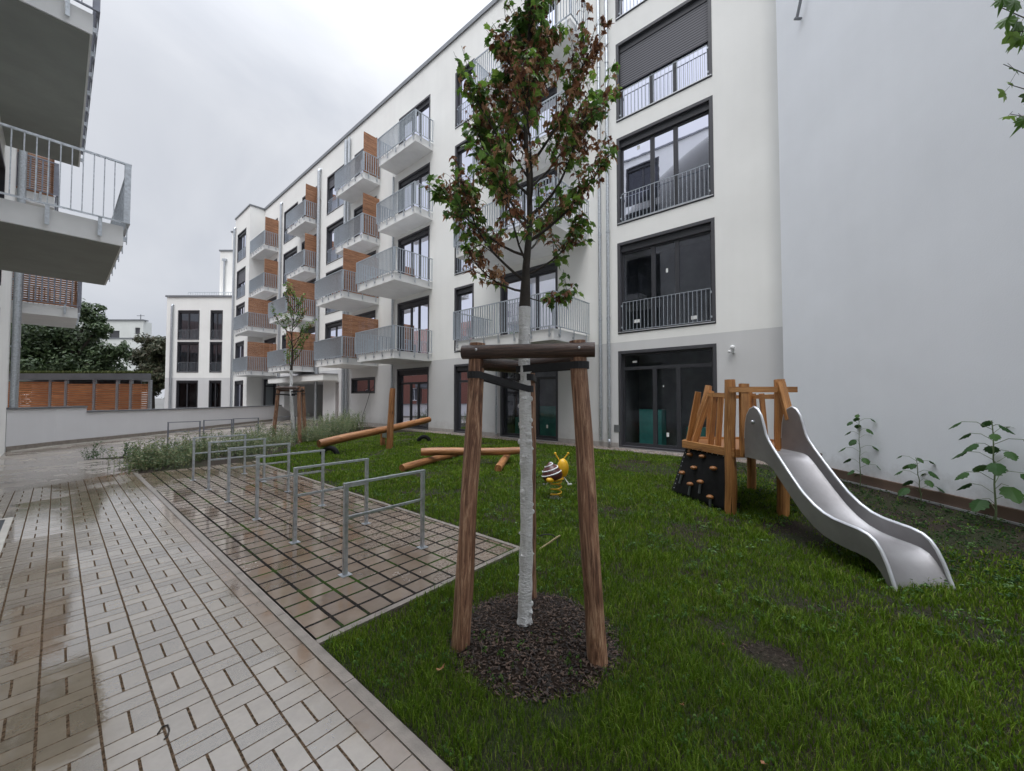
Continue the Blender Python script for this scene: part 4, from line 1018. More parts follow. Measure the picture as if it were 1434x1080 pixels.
bk = thing('brick_building', 'old red brick building left of the view, mirrored in the ground floor doors', 'building', (-14, 40, 0))
BF = Frame((-9, 0), (0, 1), (1, 0)); bwn = [(24+i*4.2, 25.4+i*4.2, z, z+1.7) for i in range(9) for z in (1.1, 4.6)]
M['brick'] = simple('red_brick', (.17, .065, .045), .85, var=.35, nscale=7, bump=.3, bscale=30); M['tile'] = simple('roof_tile', (.13, .055, .04), .7, var=.25, nscale=5)
m = MB(); wall_grid(m, BF, 21, 62, 0, 7.5, bwn); m.face([BF(21, 0, 0), BF(21, -12, 0), BF(21, -12, 7.5), BF(21, 0, 7.5)]); m.build('wall', M['brick'], bk)
m = MB(); m.face([BF(20.5, .5, 7.4), BF(62.5, .5, 7.4), BF(62.5, -6, 12.5), BF(20.5, -6, 12.5)]); m.face([BF(20.5, -6, 12.5), BF(62.5, -6, 12.5), BF(62.5, -12.5, 7.4), BF(20.5, -12.5, 7.4)]); m.face([BF(21, 0, 7.5), BF(21, -6, 12.4), BF(21, -12, 7.5)]); m.build('roof', M['tile'], bk)
for a, b, c_, d_ in bwn:
    k = MB(); k.box(a+.08, b-.08, -.2, -.15, c_+.08, d_-.08, BF); k.build('window', M['surround'], bk)
    f_ = MB(); f_.box(a, b, -.22, -.10, c_, c_+.08, BF); f_.box(a, b, -.22, -.10, d_-.08, d_, BF); f_.box(a, a+.08, -.22, -.1, c_+.08, d_-.08, BF); f_.box(b-.08, b, -.22, -.1, c_+.08, d_-.08, BF); f_.box((a+b)/2-.03, (a+b)/2+.03, -.149, -.1, c_+.08, d_-.08, BF); f_.build('window_frame', M['glasswhite'], bk)
# far trees
def far_tree(name, label, lat, dep, zc, blobs, mat, leaf=.28, n=5200, seed=1):
    random.seed(seed); rg = np.random.default_rng(seed)
    b0 = Dq(lat, dep, 0); t_ = thing(name, label, 'tree', tuple(b0))
    m = MB(); m.tube([b0+Vector((0, 0, z)) for z in (-.1, 2, 4, zc)], [.4, .33, .28, .15], 10, jit=.1)
    for (du, dd, z, r_) in blobs:
        e = Dq(lat+du, dep+dd, z); m.tube([b0+Vector((0, 0, min(3, z-1))), (b0+Vector((0, 0, 3))+e)/2+Vector((0, 0, .3)), e], [.2, .13, .05], 6)
    m.build('trunk', M['bark'], t_)
    vs, fs = [], []
    tot = sum(b[3]**2 for b in blobs)
    for (du, dd, z, r_) in blobs:
        c = Dq(lat+du, dep+dd, z); k = int(n*r_*r_/tot)
        # sub clumps on the blob surface make the outline uneven
        subs = [(c+Vector((random.gauss(0, 1), random.gauss(0, 1), random.gauss(0, .8))).normalized()*r_*random.uniform(.25, .95), r_*random.uniform(.28, .48)) for _ in range(30)]
        for _ in range(k):
            sc, sr = random.choice(subs); v = Vector((random.gauss(0, 1), random.gauss(0, 1), random.gauss(0, .75))).normalized()*sr*random.uniform(.5, 1.08)**.7; p = sc+v
            a = random.uniform(0, 6.28); s_ = leaf*random.uniform(.5, 1.2); nn = (v.normalized()+Vector((random.uniform(-.6, .6), random.uniform(-.6, .6), random.uniform(0, .9)))).normalized()
            tx = nn.orthogonal().normalized(); ty = nn.cross(tx); q = tx*math.cos(a)+ty*math.sin(a); w = nn.cross(q)*.45; i = len(vs)
            vs += [p-q*s_*.5, p+w*s_*.6, p+q*s_*.6-nn*s_*.15, p-w*s_*.6]; fs.append((i, i+1, i+2, i+3))
    mesh_obj('crown', vs, fs, mat, t_)
    return t_
far_tree('tree', 'broad dark green tree behind the slatted shelter', -44, 38, 9, [(-7, 0, 6.6, 3.2), (-4, -1, 6.8, 3.2), (-.8, 0, 6.8, 3.0), (1.3, 1, 5.2, 2.6), (-2.5, 1, 8.0, 2.2), (2.4, 0, 9.7, 1.4), (3.3, 0, 8.3, 1.2), (5.3, 0, 6.2, 1.1), (4.3, 0, 5.4, 1.2), (-6, 1, 3.6, 3), (-1, -1, 3.6, 3), (3, 0, 3.2, 2.4)], M['farleaf'], .34, 52000, 2)
far_tree('tree', 'olive brown tree left of the three storey block', -44.5, 48, 8, [(0, 0, 7.9, 1.6), (-.9, 0, 6.6, 1.4), (1.3, 0, 7.3, 1.7), (.2, 0, 5.4, 1.9), (1.4, 0, 4.2, 2.0), (-.7, 0, 3.4, 1.6)], M['farleaf2'], .32, 24000, 3)
fb = thing('house', 'distant pale flat roofed house rising behind the trees', 'building', tuple(Dq(-70, 74, 0)))
HF = lambda u, n, z: Dq(u, 76-n, z)
wh = [(-74.0, -73.0, 13.9, 15.2), (-79, -77, 13, 14.6), (-82.5, -80.5, 13, 14.6), (-76, -74, 8.8, 10.4), (-82, -80, 8.8, 10.4)]
m = MB(); wall_grid(m, HF, -92, -72.4, 0, 16.6, wh); m.face([HF(-72.4, 0, 0), HF(-73.5, -3, 0), HF(-73.5, -3, 16.6), HF(-72.4, 0, 16.6)]); m.build('wall', M['farwall'], fb)
m = MB(); m.box(-92, -72.3, -1, .2, 16.6, 16.8, HF); m.box(-92, -72.35, .0, .12, 13.0, 13.2, HF); m.build('roof', M['coping'], fb)
for a, b, c_, d_ in wh:
    k = MB(); k.box(a, b, -.25, -.2, c_, d_, HF); k.build('window', M['surround'], fb)
m = MB(); m.box(-73.9, -73.8, -1, -.9, 16.4, 18, HF); m.box(-74.6, -73.1, -1, -.9, 17.7, 17.78, HF); m.build('aerial', M['coping'], fb)
# more town behind, closing the view between the trees
far_tree('tree', 'low dark tree at the far left behind the shelter roof', -60, 44, 6, [(-4, 0, 6, 3.6), (0, 0, 6.4, 3.4), (3, 1, 4.5, 3.2), (-3, 0, 3.2, 3)], M['farleaf'], .36, 20000, 9)
random.seed(5)
for i, (la, de) in enumerate(((-41.2, 50), (-35.4, 44))):
    far_tree('bush', ('green bush under the olive brown tree', 'small green bush right behind the shelter end')[i], la, de, 2, [(0, 0, 2.0, 1.9), (1.5, 0, 1.4, 1.3), (-1.6, 0, 1.5, 1.5)], M['farleaf'], .22, 3500, 20+i)

# ------------------------------------------------------------------ shrubs in the bed
def shrub_stuff(name, spots, mat, seed):
    random.seed(seed); vs, fs = [], []; st = MB()
    for (x_, y_, h_, sp_, n_) in spots:
        for k in range(n_):
            a = random.uniform(0, 6.28); tilt = random.uniform(0, .5); L = h_*random.uniform(.55, 1.1); b = Vector((x_+random.gauss(0, sp_), y_+random.gauss(0, sp_), 0))
            tipd = Vector((math.cos(a)*tilt, math.sin(a)*tilt, 1)).normalized(); pts = [b, b+tipd*L*.5, b+tipd*L+Vector((math.cos(a), math.sin(a), 0))*L*.12]; st.tube(pts, [.004, .003, .0015], 3, caps=False)
            nl = int(L/.022)
            for q in range(nl):
                f_ = .12+.88*q/nl; p = b+tipd*L*f_; t_ = random.uniform(0, 6.28); s_ = random.uniform(.022, .06); d = Vector((math.cos(t_), math.sin(t_), random.uniform(-.2, .7))).normalized(); w = d.orthogonal().normalized()*s_*.28; i = len(vs)
                vs += [p, p+d*s_*.5+w, p+d*s_*1.1, p+d*s_*.5-w]; fs.append((i, i+1, i+2, i+3))
    root = bpy.data.objects.new(name, None)
    i0 = len(vs)
    m_ = MB(); m_.v = st.v; m_.f = st.f; m_.uv = st.uv
    me = bpy.data.meshes.new(name); allv = [tuple(v) for v in vs]+[tuple(v) for v in st.v]; me.from_pydata(allv, [], fs+[tuple(i0+k for k in f_) for f_ in st.f]); me.materials.append(mat)
    o = bpy.data.objects.new(name, me); COL.objects.link(o); return o
random.seed(9); spots = []
for i in range(205):
    # along the bed, from the paving corner to the facade
    f_ = random.random()
    if f_ < .45: x_ = random.uniform(1.25, 3.4); y_ = 11.35+(x_-1.2)*.55*random.random()+random.uniform(0, .9+.25*x_)
    else:
        s_ = random.random(); x_ = 3.2+s_*6.8; y_ = 11.6+s_*6.3+random.uniform(0, 1.9)
        if y_ > 18.9: y_ = 18.9-random.random()
    nzz = mnoise.noise(Vector((x_*1.3, y_*1.3, 0)))
    if nzz < -.22: continue
    hh = .34+.30*random.random()+.35*max(0, nzz)+(.30 if x_ > 6.5 else .1*random.random())
    spots.append((x_, y_, hh, .19, random.randint(6, 10)))
kind(shrub_stuff('bed_shrubs', spots, M['shrub'], 2), 'stuff')
lab = [('small leafy plant alone at the left tip of the narrow bed', .62, 14.72), ('second small plant in the narrow bed, nearer the shrubs', 1.25, 14.35), ('low bushy plant at the corner of the wet path', 1.25, 12.7)]
for l_, x_, y_ in lab:
    o = shrub_stuff('plant', [(x_, y_, .42, .10, 16)], M['weedleaf'], int(x_*100)); tag(o, l_, 'plant', 'small plants beside the driveway')

# ------------------------------------------------------------------ tall weeds at the gable wall
def tall_weed(base, H, label, seed, leafs, sc=1.0, lean=0.0):
    random.seed(seed); t_ = thing('weed', label, 'plant', tuple(base), 'tall weeds along the bluish wall'); b = Vector(base)
    tip = b+Vector((lean*RT[0], lean*RT[1], H)); path = [b.lerp(tip, i/8)+Vector((.006*math.sin(i*2), .006*math.cos(i*2.4), 0)) for i in range(9)]
    m = MB(); m.tube(path, [.009*sc*(1-.55*i/8) for i in range(9)], 7); 
    vs, fs = [], []
    for k in range(leafs):
        f_ = .12+.86*(k/(leafs-1))**.85; i = min(7, int(f_*8)); p = path[i].lerp(path[i+1], f_*8-i); a = k*2.4+random.uniform(-.3, .3)
        if f_ > .93: Lp = .05*sc
        else: Lp = random.uniform(.12, .24)*sc*(1.15-.3*f_)
        d = Vector((math.cos(a), math.sin(a), 0)); e = p+d*Lp+Vector((0, 0, Lp*.35)); m.tube([p, p+d*Lp*.5+Vector((0, 0, Lp*.35)), e], .0028*sc, 4, caps=False)
        s_ = random.uniform(.085, .135)*sc*(1.1-.5*f_); dn = (d*.8+Vector((0, 0, -.75))).normalized(); side = d.cross(Vector((0, 0, 1))); i0 = len(vs)
        prof = [(0, .08), (-.30, -.06), (-.62, .16), (-.60, .38), (-.74, .58), (-.54, .78), (-.56, 1.02), (-.32, 1.18), (-.26, 1.42), (0, 1.72), (.26, 1.42), (.32, 1.18), (.56, 1.02), (.54, .78), (.74, .58), (.60, .38), (.62, .16), (.30, -.06)]
        mid = [(0, .85)]
        pts_ = [e+(side*u+dn*v+Vector((0, 0, 1))*(-abs(u)*.35))*s_ for u, v in prof]; vs.append(e+dn*.85*s_+Vector((0, 0, .012*sc))); vs += pts_
        for q in range(len(prof)): fs.append((i0, i0+1+q, i0+1+(q+1) % len(prof)))
    m.build('stem', M['stem'], t_, smooth=True); mesh_obj('foliage', vs, fs, M['weedleaf'], t_)
tall_weed((9.35, -.18, 0), 1.30, 'tall thin weed against the bluish wall, nearest the slide tower', 3, 18, .85)
tall_weed((8.55, -.85, 0), .68, 'shortest weed by the wall, between the two tall ones', 4, 13, .9, -.06)
tall_weed((7.75, -1.42, 0), 1.30, 'large leaved tall weed by the wall near the right edge', 6, 22, 1.25)

# ------------------------------------------------------------------ logs and seesaw
def log(name, a, b, r_, label, cat, grp=None, parent=None, mat=None, n=14, taper=.92):
    a = Vector(a); b = Vector(b); k = 12; m = MB()
    pts = [a.lerp(b, i/k)+Vector((.008*math.sin(i*1.1), .008*math.cos(i*.9), .01*math.sin(i*.6))) for i in range(k+1)]
    rr = [r_*(1-(1-taper)*i/k)*(.93 if i in (0, k) else 1) for i in range(k+1)]; m.tube(pts, rr, n, jit=.07)
    o = m.build(name, mat or M['logwood'], parent, smooth=True)
    if label: tag(o, label, cat, grp)
    return o
log('log', (4.84, 7.24, .07), (7.4, 8.0, .12), .085, 'debarked log lying lowest at the left of the log pile', 'log', 'play logs on the lawn')
log('log', (5.62, 7.62, .30), (7.35, 5.95, .30), .095, 'upper debarked log resting across the other two', 'log', 'play logs on the lawn')
log('log', (6.12, 5.62, .08), (7.55, 6.6, .13), .085, 'short log at the right pointing towards the camera', 'log', 'play logs on the lawn')
ss = thing('seesaw', 'wooden log seesaw with upright post on the lawn', 'seesaw', (6.9, 11.1, 0))
log('beam', (4.67, 10.93, .32), (8.75, 11.42, .78), .115, None, None, parent=ss)
log('upright_post', (6.73, 10.78, -.1), (6.80, 10.72, 1.86), .105, None, None, parent=ss, taper=.85)
log('short_post', (7.02, 11.62, -.1), (7.02, 11.62, .5), .09, None, None, parent=ss)
m = MB(); m.box(6.93, 7.0, 11.2, 11.5, .28, .5); m.build('steel_hinge', M['galv'], ss)
def tyre(c, ang, label):
    m = MB(); c = Vector(c); d = Vector((math.cos(ang), math.sin(ang), 0)); P = []
    for i in range(25):
        a = math.pi*i/24; P.append(c+d*math.cos(a)*.20+Vector((0, 0, math.sin(a)*.20-.02)))
    P[0].z -= .05; P[-1].z -= .05
    m.tube(P, .065, 12, flat=1.1, caps=True); return tag(m.build('tyre', M['rubber'], None, smooth=True), label, 'tyre', 'half buried rubber tyres')
tyre((4.95, 10.9, 0), R(-42), 'half buried black tyre under the left end of the seesaw'); tyre((8.55, 11.45, 0), R(-42), 'half buried black tyre under the raised end of the seesaw')

# ------------------------------------------------------------------ snail spring rider
sn = thing('spring_rider', 'snail shaped spring rider with brown shell and yellow body', 'spring rider', (5.16, 3.50, 0))
c0 = Vector((5.16, 3.50, 0)); rr_ = Vector((RT[0], RT[1], 0)); ff = Vector((FWH[0], FWH[1], 0))
m = MB(); P = []
for i in range(100):
    a = i/99*2*math.pi*3.3; P.append(c0+rr_*math.cos(a)*.085+ff*math.sin(a)*.085+Vector((0, 0, .02+.27*i/99)))
m.tube(P, .0105, 8); m.build('spring', M['yellow'], sn, smooth=True)
m = MB(); m.lathe(c0+Vector((0, 0, .0)), [(.0, .02), (.1, .02), (.1, .0), (.1, -.02)], 16); m.build('foot', M['galv'], sn)
# shell: a coiled dome, tilted back to the left
sc_ = c0-rr_*.065+Vector((0, 0, .40)); tilt = Matrix.Rotation(R(-14), 3, ff)
def R_shell(t_): return .165*math.sin(min(1, t_)*math.pi/2*1.0)**.75
def shr(t_): return .165*(1-.3*((.3-t_)/.3)**2) if t_ < .3 else .165*max(.02, 1-((t_-.3)/.72)**1.9)
prof = [(shr(i/18), -.12+.29*i/18) for i in range(19)]
m = MB(); m.lathe(sc_, [(.001, -.12)]+prof+[(.001, .172)], 22, tilt); m.build('shell', M['brownshell'], sn, smooth=True)
P = []
for i in range(110):
    t_ = .36+.60*i/109; a = i/109*2*math.pi*2.7+2.2; z = -.12+.29*t_; rad_ = shr(t_)+.002
    P.append(sc_+tilt @ Vector((rad_*math.cos(a), rad_*math.sin(a), z)))
m = MB(); m.tube(P, .010, 6); m.build('shell_stripe', M['glasswhite'], sn, smooth=True)
m = MB(); m.sphere(c0+rr_*.115+ff*.03+Vector((0, 0, .47)), .105, 14, 10, (.95, .85, 1.45)); m.sphere(c0-rr_*.10-ff*.12+Vector((0, 0, .315)), .075, 12, 8, (1.1, .8, .62)); m.sphere(c0+rr_*.01+Vector((0, 0, .31)), .12, 12, 8, (1.3, .9, .4)); m.build('body', M['yellow'], sn, smooth=True)
m = MB()
for q in (-.055, .075):
    a = c0+rr_*(.08+q*.3)+ff*.03+Vector((0, 0, .58)); b = c0+rr_*(.08+q*1.6)+ff*.03+Vector((0, 0, .70)); m.tube([a, b], .011, 8); m.sphere(b, .02, 10, 7)
m.build('feeler', M['yellow'], sn, smooth=True)
for q in (-1, 1):
    m = MB(); a = c0+rr_*(.02+q*.10)+Vector((0, 0, .34 if q > 0 else .28)); b = c0+rr_*(.02+q*.18)-ff*.02+Vector((0, 0, .225)); m.tube([a, b], .009, 8); m.tube([b-rr_*.02, b+rr_*.045*q], .014, 8); m.build('footrest', M['glasswhite'], sn, smooth=True)

# ------------------------------------------------------------------ play tower with slide and climbing wall
pt = thing('play_tower', 'wooden play tower with stainless steel slide and black climbing mat', 'play tower', (6.6, 1.3, 0))
def post(a, b, r_, nm='post'): return log(nm, a, b, r_, None, None, parent=pt, mat=M['oiled'], taper=.93)
post((6.05, 1.22, -.1), (6.04, 1.21, 1.83), .075); post((6.42, .66, -.1), (6.40, .68, 1.83), .075)
post((7.85, 1.25, -.1), (7.74, 1.27, 1.74), .07); post((6.67, 1.90, .70), (6.87, 1.68, 1.77), .06); post((7.65, .68, -.1), (7.50, .80, 1.72), .065); post((7.0, 2.05, -.1), (6.98, 2.0, .85), .07)
deck = [(5.98, 1.14), (6.36, .60), (7.55, .62), (7.95, 1.28), (7.3, 2.05), (6.62, 2.0)]
m = MB(); m.face([(x_, y_, .86) for x_, y_ in deck]); m.face([(x_, y_, .80) for x_, y_ in deck][::-1]); m.build('deck', M['oiled'], pt)
m = MB()
for (a, b) in zip(deck, deck[1:]+deck[:1]): m.beam((*a, .84), (*b, .84), .055, .11)
m.build('deck_edge', M['oiled'], pt, bevel=.006)
def slat(a, b, w=.085, d=.035, bow=0.0): 
    m = MB(); m.beam(a, b, w, d, up=tuple(-ff)); m.build('guard_slat', M['oiled'], pt, bevel=.008)
slat((6.70, 1.96, .80), (6.69, 1.79, 1.68), .085); slat((6.60, 1.86, .80), (6.80, 1.62, 1.70), .08)
slat((6.57, 1.60, .76), (6.60, 1.52, 1.66), .075); slat((6.42, 1.46, .76), (6.43, 1.40, 1.66), .075)
slat((6.02, 1.04, .80), (6.06, 1.04, 1.78), .115, .05); slat((6.24, .55, 1.30), (6.36, .66, 1.80), .10, .05)
slat((7.93, 1.20, .84), (7.90, 1.22, 1.66), .08); slat((8.02, 1.06, .84), (7.94, 1.10, 1.66), .08)
slat((7.72, .66, 1.1), (7.62, .74, 1.64), .07); slat((7.15, 2.0, .84), (7.1, 1.9, 1.66), .08); slat((7.5, 1.85, .84), (7.45, 1.8, 1.66), .08)
def rail(a, b, w=.06): 
    m = MB(); m.beam(a, b, w*.7, w); m.build('guard_rail', M['oiled'], pt, bevel=.008)
rail((5.92, 1.19, 1.70), (6.50, .50, 1.70), .075); rail((6.88, 1.72, 1.64), (6.00, 1.16, 1.62)); rail((7.75, 1.26, 1.60), (6.95, 1.75, 1.60)); rail((7.8, 1.2, 1.60), (6.42, .72, 1.60)); rail((7.74, 1.22, 1.60), (7.52, .72, 1.62))
m = MB()
for q in ((5.99, 1.145, 1.70), (6.44, .57, 1.70), (6.0, 1.1, .83)): m.sphere(q, .017, 8, 5)
m.build('bolt', M['sill'], pt, smooth=True)
# crossbar under the deck at the far side
m = MB(); m.tube([(6.4, .66, .42), (7.8, .2, .42)], .03, 8); m.tube([(6.42, .66, .78), (7.6, .3, .72)], .025, 8); m.build('brace', M['stakedark'], pt)
# climbing mat
A_, B_, C_, D_ = Vector((6.72, 1.98, .80)), Vector((6.0, 1.17, .80)), Vector((5.99, 1.20, .0)), Vector((6.76, 2.26, -.02))
m = MB(); out = Vector((-.75, .66, 0))*.02; nx_, nz_ = 14, 10
def cm(u, v): 
    p = A_.lerp(B_, u).lerp(D_.lerp(C_, u), v); return p+Vector((-.75, .66, 0))*(.035*math.sin(v*3.14)*(1-abs(2*u-1)**2))
for i in range(nx_):
    for j in range(nz_):
        m.face([cm(i/nx_, j/nz_), cm((i+1)/nx_, j/nz_), cm((i+1)/nx_, (j+1)/nz_), cm(i/nx_, (j+1)/nz_)])
cmo = m.build('climbing_mat', M['rubber'], pt, smooth=True)
md = cmo.modifiers.new('t', 'SOLIDIFY'); md.thickness = .02; md.offset = 0
on = Vector((-.75, -.05, 0)).normalized()
on = Vector((-.74, .67, 0)).normalized()*.5+Vector((-ff.x, -ff.y, 0))*.5; on.normalize()
holds = [(.16, .14), (.44, .12), (.70, .28), (.34, .36), (.12, .52), (.52, .58), (.34, .68), (.70, .80)]
for (u, v) in holds:
    m = MB(); p = cm(u, v); m.sphere(p+on*.04, .055, 10, 7, (1, 1, .55)); m.build('climbing_hold', M['oiled'], cmo, smooth=True)
for (u, v) in holds[4:]:
    m = MB(); p = cm(u, v)+on*.025; q = cm(u, min(1, v+.22))+on*.03; m.tube([p, q], .018, 8); m.build('rope', M['galvdark'], cmo)
m = MB()
for i in range(11):
    for u in (.03, .97): p = cm(u, .04+.92*i/10)+on*.012; m.sphere(p, .009, 6, 4)
for i in range(9): m.sphere(cm(.06+.88*i/8, .04)+on*.012, .009, 6, 4)
m.build('rivets', M['sill'], cmo)
# the slide: side rails follow a measured profile, bed lies between them
sa = R(43); sd = Vector((math.cos(sa), math.sin(sa), 0)); pl = Vector((4.56, -.27, 0)); pr_ = Vector((4.93, -.66, 0))
top_prof = [(-.02, -.02), (.015, .07), (.05, .17), (.10, .27), (.15, .335), (.21, .372), (.30, .39), (.42, .395), (.56, .402), (.68, .425), (.80, .475), (.95, .57), (1.10, .705), (1.25, .85), (1.38, .98), (1.46, 1.07), (1.505, 1.14), (1.54, 1.25), (1.58, 1.36), (1.64, 1.44), (1.71, 1.47), (1.79, 1.44), (1.85, 1.36), (1.88, 1.25), (1.90, 1.05), (1.90, .80)]
bed_prof = [(-.01, -.03), (.04, .06), (.09, .14), (.15, .195), (.22, .22), (.32, .225), (.45, .225), (.58, .235), (.70, .262), (.82, .315), (.95, .40), (1.10, .53), (1.25, .67), (1.38, .79), (1.46, .85), (1.54, .872), (1.70, .878), (1.90, .88)]
def interp(prof, s_):
    for (a, za), (b, zb_) in zip(prof, prof[1:]):
        if a <= s_ <= b: return za+(zb_-za)*(s_-a)/(b-a) if b > a else za
    return prof[-1][1] if s_ > prof[-1][0] else prof[0][1]
inn = (pr_-pl).normalized(); Wd = (pr_-pl).length
slide_ = None; m = MB()
NB = 60; ss_ = [-.01+1.91*i/NB for i in range(NB+1)]
prevr = None
for s_ in ss_:
    z = interp(bed_prof, s_); row = [pl+sd*s_+inn*.03+Vector((0, 0, z+.03)), pl+sd*s_+inn*.06+Vector((0, 0, z)), pl+sd*s_+inn*(Wd/2)+Vector((0, 0, z-.004)), pr_+sd*s_-inn*.06+Vector((0, 0, z)), pr_+sd*s_-inn*.03+Vector((0, 0, z+.03))]
    if prevr:
        for k in range(4): m.face([prevr[k], prevr[k+1], row[k+1], row[k]])
    prevr = row
slide_ = m.build('slide', M['steel'], pt, smooth=True)
for base_, sgn in ((pl, 1), (pr_, -1)):
    m = MB(); o_ = inn*sgn*.03
    up_ = [(s_, z) for s_, z in top_prof]
    lo_ = [(s_, interp(bed_prof, s_)-(.05 if s_ < 1.45 else .07)) for s_, z in top_prof]; lo_[0] = (-.02, -.06); 
    for q in range(len(lo_)):
        if up_[q][0] >= 1.88: lo_[q] = (up_[q][0], .80)
    for (a, b, c_, d_) in zip(up_, up_[1:], lo_[1:], lo_):
        P_ = [base_+sd*x_[0]+Vector((0, 0, x_[1])) for x_ in (a, b, c_, d_)]
        m.face(P_); m.face([p+o_ for p in P_][::-1]); m.face([P_[2], P_[3], P_[3]+o_, P_[2]+o_])
    m.build('slide_side', M['steel'], slide_, smooth=False)
    m = MB(); m.tube([base_+sd*s_+o_*.5+Vector((0, 0, z)) for s_, z in top_prof[:-1]], .0165, 8); m.build('slide_rim', M['sill'], slide_, smooth=True)
m = MB(); c = pl+sd*1.72+Vector((0, 0, 1.28))-inn*.006; m.sphere(c, .022, 10, 6); m.sphere(pl+sd*1.60+Vector((0, 0, 1.27))+inn*.036, .02, 10, 6); m.build('slide_bolt', M['sill'], slide_, smooth=True)

# ------------------------------------------------------------------ small things on the ground
bc = thing('bamboo_cane', 'bamboo cane with a loop of black hose stuck in the lawn', 'cane', (3.35, 2.45, 0))
ca = Vector((3.33, 2.48, .0)); cb = ca+rr_*.22+Vector((0, 0, .16))-ff*.05
m = MB(); m.tube([ca-rr_*.05-Vector((0, 0, .04)), cb], .009, 8); m.build('cane', M['bamboo'], bc)
m = MB(); P = [ca+rr_*(.09+.11*math.cos(a))+ff*.02*math.sin(3*a)+Vector((0, 0, .06+.10*math.sin(a))) for a in [R(d_) for d_ in range(-60, 150, 15)]]; m.tube(P, .006, 6, caps=True); m.build('hose', M['black'], bc, smooth=True)
def fallen(x_, y_, s_, label, seed, z=.035):
    random.seed(seed); vs, fs = [], []; maple_leaf(vs, fs, Vector((x_, y_, z)), s_, Vector((random.uniform(-.3, .3), random.uniform(-.3, .3), 1)), Vector((random.uniform(-1, 1), random.uniform(-1, 1), 0)), -.5, .10)
    o = mesh_obj('fallen_leaf', vs, fs, M['deadleaf'], None); tag(o, label, 'leaf', 'fallen leaves')
fallen(1.46, 1.80, .05, 'crumpled brown maple leaf on the grass beside the path kerb', 1)
fallen(2.1, .66, .035, 'pale curled leaf in the grass in front of the bare soil spot', 2); fallen(2.82, .62, .03, 'light leaf lying on the small bare soil spot', 3, .01)
fallen(2.0, .30, .025, 'small upright dry leaf at the lower right of the lawn', 4)
m = MB(); m.tube([(.345, 2.50, .008), (.365, 2.535, .009), (.385, 2.53, .008), (.385, 2.49, .007), (.375, 2.455, .006), (.36, 2.44, .006)], .0035, 6); tag(m.build('twig', M['bark'], None, smooth=True), 'curved dark twig lying on the wet paving', 'twig')
dm = thing('doormat_grate', 'dark sunken doormat grate with pale frame at the left edge of the path', 'grate', (-.6, 7.5, 0))
m = MB(); m.box(-.93, -.40, 6.5, 8.30, .004, .012); m.build('mat', M['lid'], dm)
m = MB(); m.box(-.40, -.34, 6.4, 8.38, .004, .016); m.box(-.94, -.40, 8.30, 8.38, .004, .016); m.box(-.94, -.4, 6.42, 6.5, .004, .016); m.build('frame', M['strip'], dm)

# ------------------------------------------------------------------ light
w = bpy.data.worlds.new('World'); S.world = w; w.use_nodes = True; nt = w.node_tree; bg = nt.nodes['Background']
SE, SR = R(52), R(200)
sky = nt.nodes.new('ShaderNodeTexSky'); sky.sky_type = 'NISHITA'; sky.sun_disc = False; sky.sun_elevation = SE; sky.sun_rotation = SR; sky.air_density = 1.0; sky.dust_density = 4
tc = nt.nodes.new('ShaderNodeTexCoord'); mp = nt.nodes.new('ShaderNodeMapping'); mp.inputs['Scale'].default_value = (1, 1, 1.3); nt.links.new(tc.outputs['Generated'], mp.inputs[0])
nz = nt.nodes.new('ShaderNodeTexNoise'); nz.inputs['Scale'].default_value = 2.1; nz.inputs['Detail'].default_value = 6; nz.inputs['Roughness'].default_value = .5; nz.inputs['Distortion'].default_value = .5; nt.links.new(mp.outputs[0], nz.inputs['Vector'])
rp = nt.nodes.new('ShaderNodeValToRGB'); nt.links.new(nz.outputs['Fac'], rp.inputs[0]); CS = 9.2
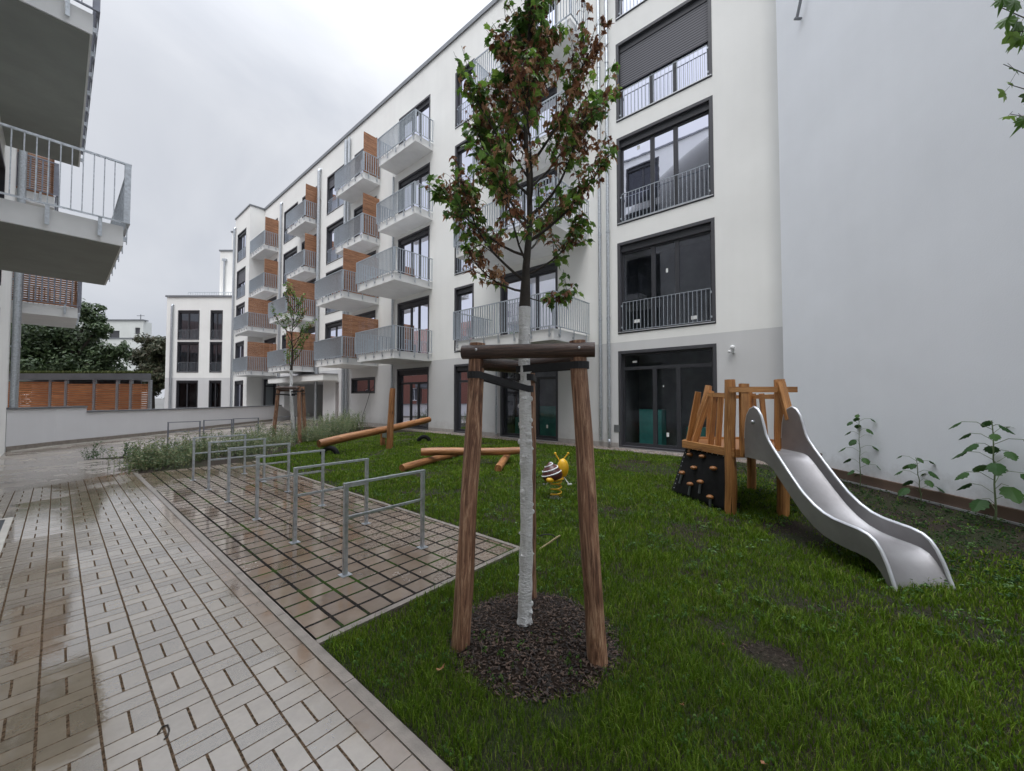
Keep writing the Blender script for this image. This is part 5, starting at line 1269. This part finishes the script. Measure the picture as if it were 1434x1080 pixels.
rp.color_ramp.elements[0].position = .36; rp.color_ramp.elements[0].color = (.57, .60, .665, 1); rp.color_ramp.elements[1].position = .64; rp.color_ramp.elements[1].color = (.78, .80, .845, 1)
sep = nt.nodes.new('ShaderNodeSeparateXYZ'); nt.links.new(tc.outputs['Generated'], sep.inputs[0])
def M_(op, a, b):
    n = nt.nodes.new('ShaderNodeMath'); n.operation = op
    for i, q in enumerate((a, b)):
        if isinstance(q, (int, float)): n.inputs[i].default_value = q
        else: nt.links.new(q, n.inputs[i])
    return n.outputs[0]
# overcast sky: the zenith is brighter than the horizon
zen = M_('MULTIPLY', M_('ADD', M_('MULTIPLY', M_('POWER', M_('MAXIMUM', sep.outputs[2], 0.0), 8.0), 12.0), 1.0), CS)
vm = nt.nodes.new('ShaderNodeVectorMath'); vm.operation = 'SCALE'; nt.links.new(rp.outputs[0], vm.inputs[0]); nt.links.new(zen, vm.inputs['Scale'])
mxn = nt.nodes.new('ShaderNodeMix'); mxn.data_type = 'RGBA'; mxn.inputs[0].default_value = .93
nt.links.new(sky.outputs[0], [i for i in mxn.inputs if i.name == 'A' and i.type == 'RGBA'][0]); nt.links.new(vm.outputs[0], [i for i in mxn.inputs if i.name == 'B' and i.type == 'RGBA'][0])
nt.links.new([o for o in mxn.outputs if o.type == 'RGBA'][0], bg.inputs[0]); bg.inputs[1].default_value = .1
sl = bpy.data.lights.new('sun', 'SUN'); sl.energy = 1.15; sl.angle = R(30); sl.color = (1, .97, .93); so = bpy.data.objects.new('sun', sl); COL.objects.link(so)
# light comes from behind the left building, high
az = SR; sdir = Vector((-.55, -.25, 1)).normalized(); so.rotation_euler = sdir.to_track_quat('Z', 'Y').to_euler()
sky.sun_elevation = math.asin(sdir.z); sky.sun_rotation = math.atan2(sdir.x, sdir.y)
S.view_settings.view_transform = 'Standard'; S.view_settings.look = 'None'; S.view_settings.gamma = 1; S.view_settings.exposure = 0.16
S.render.engine = 'CYCLES'
try:
    S.cycles.max_bounces = 8; S.cycles.transparent_max_bounces = 12; S.cycles.use_denoising = True
except Exception: pass
S.render.resolution_x = 1024; S.render.resolution_y = 771
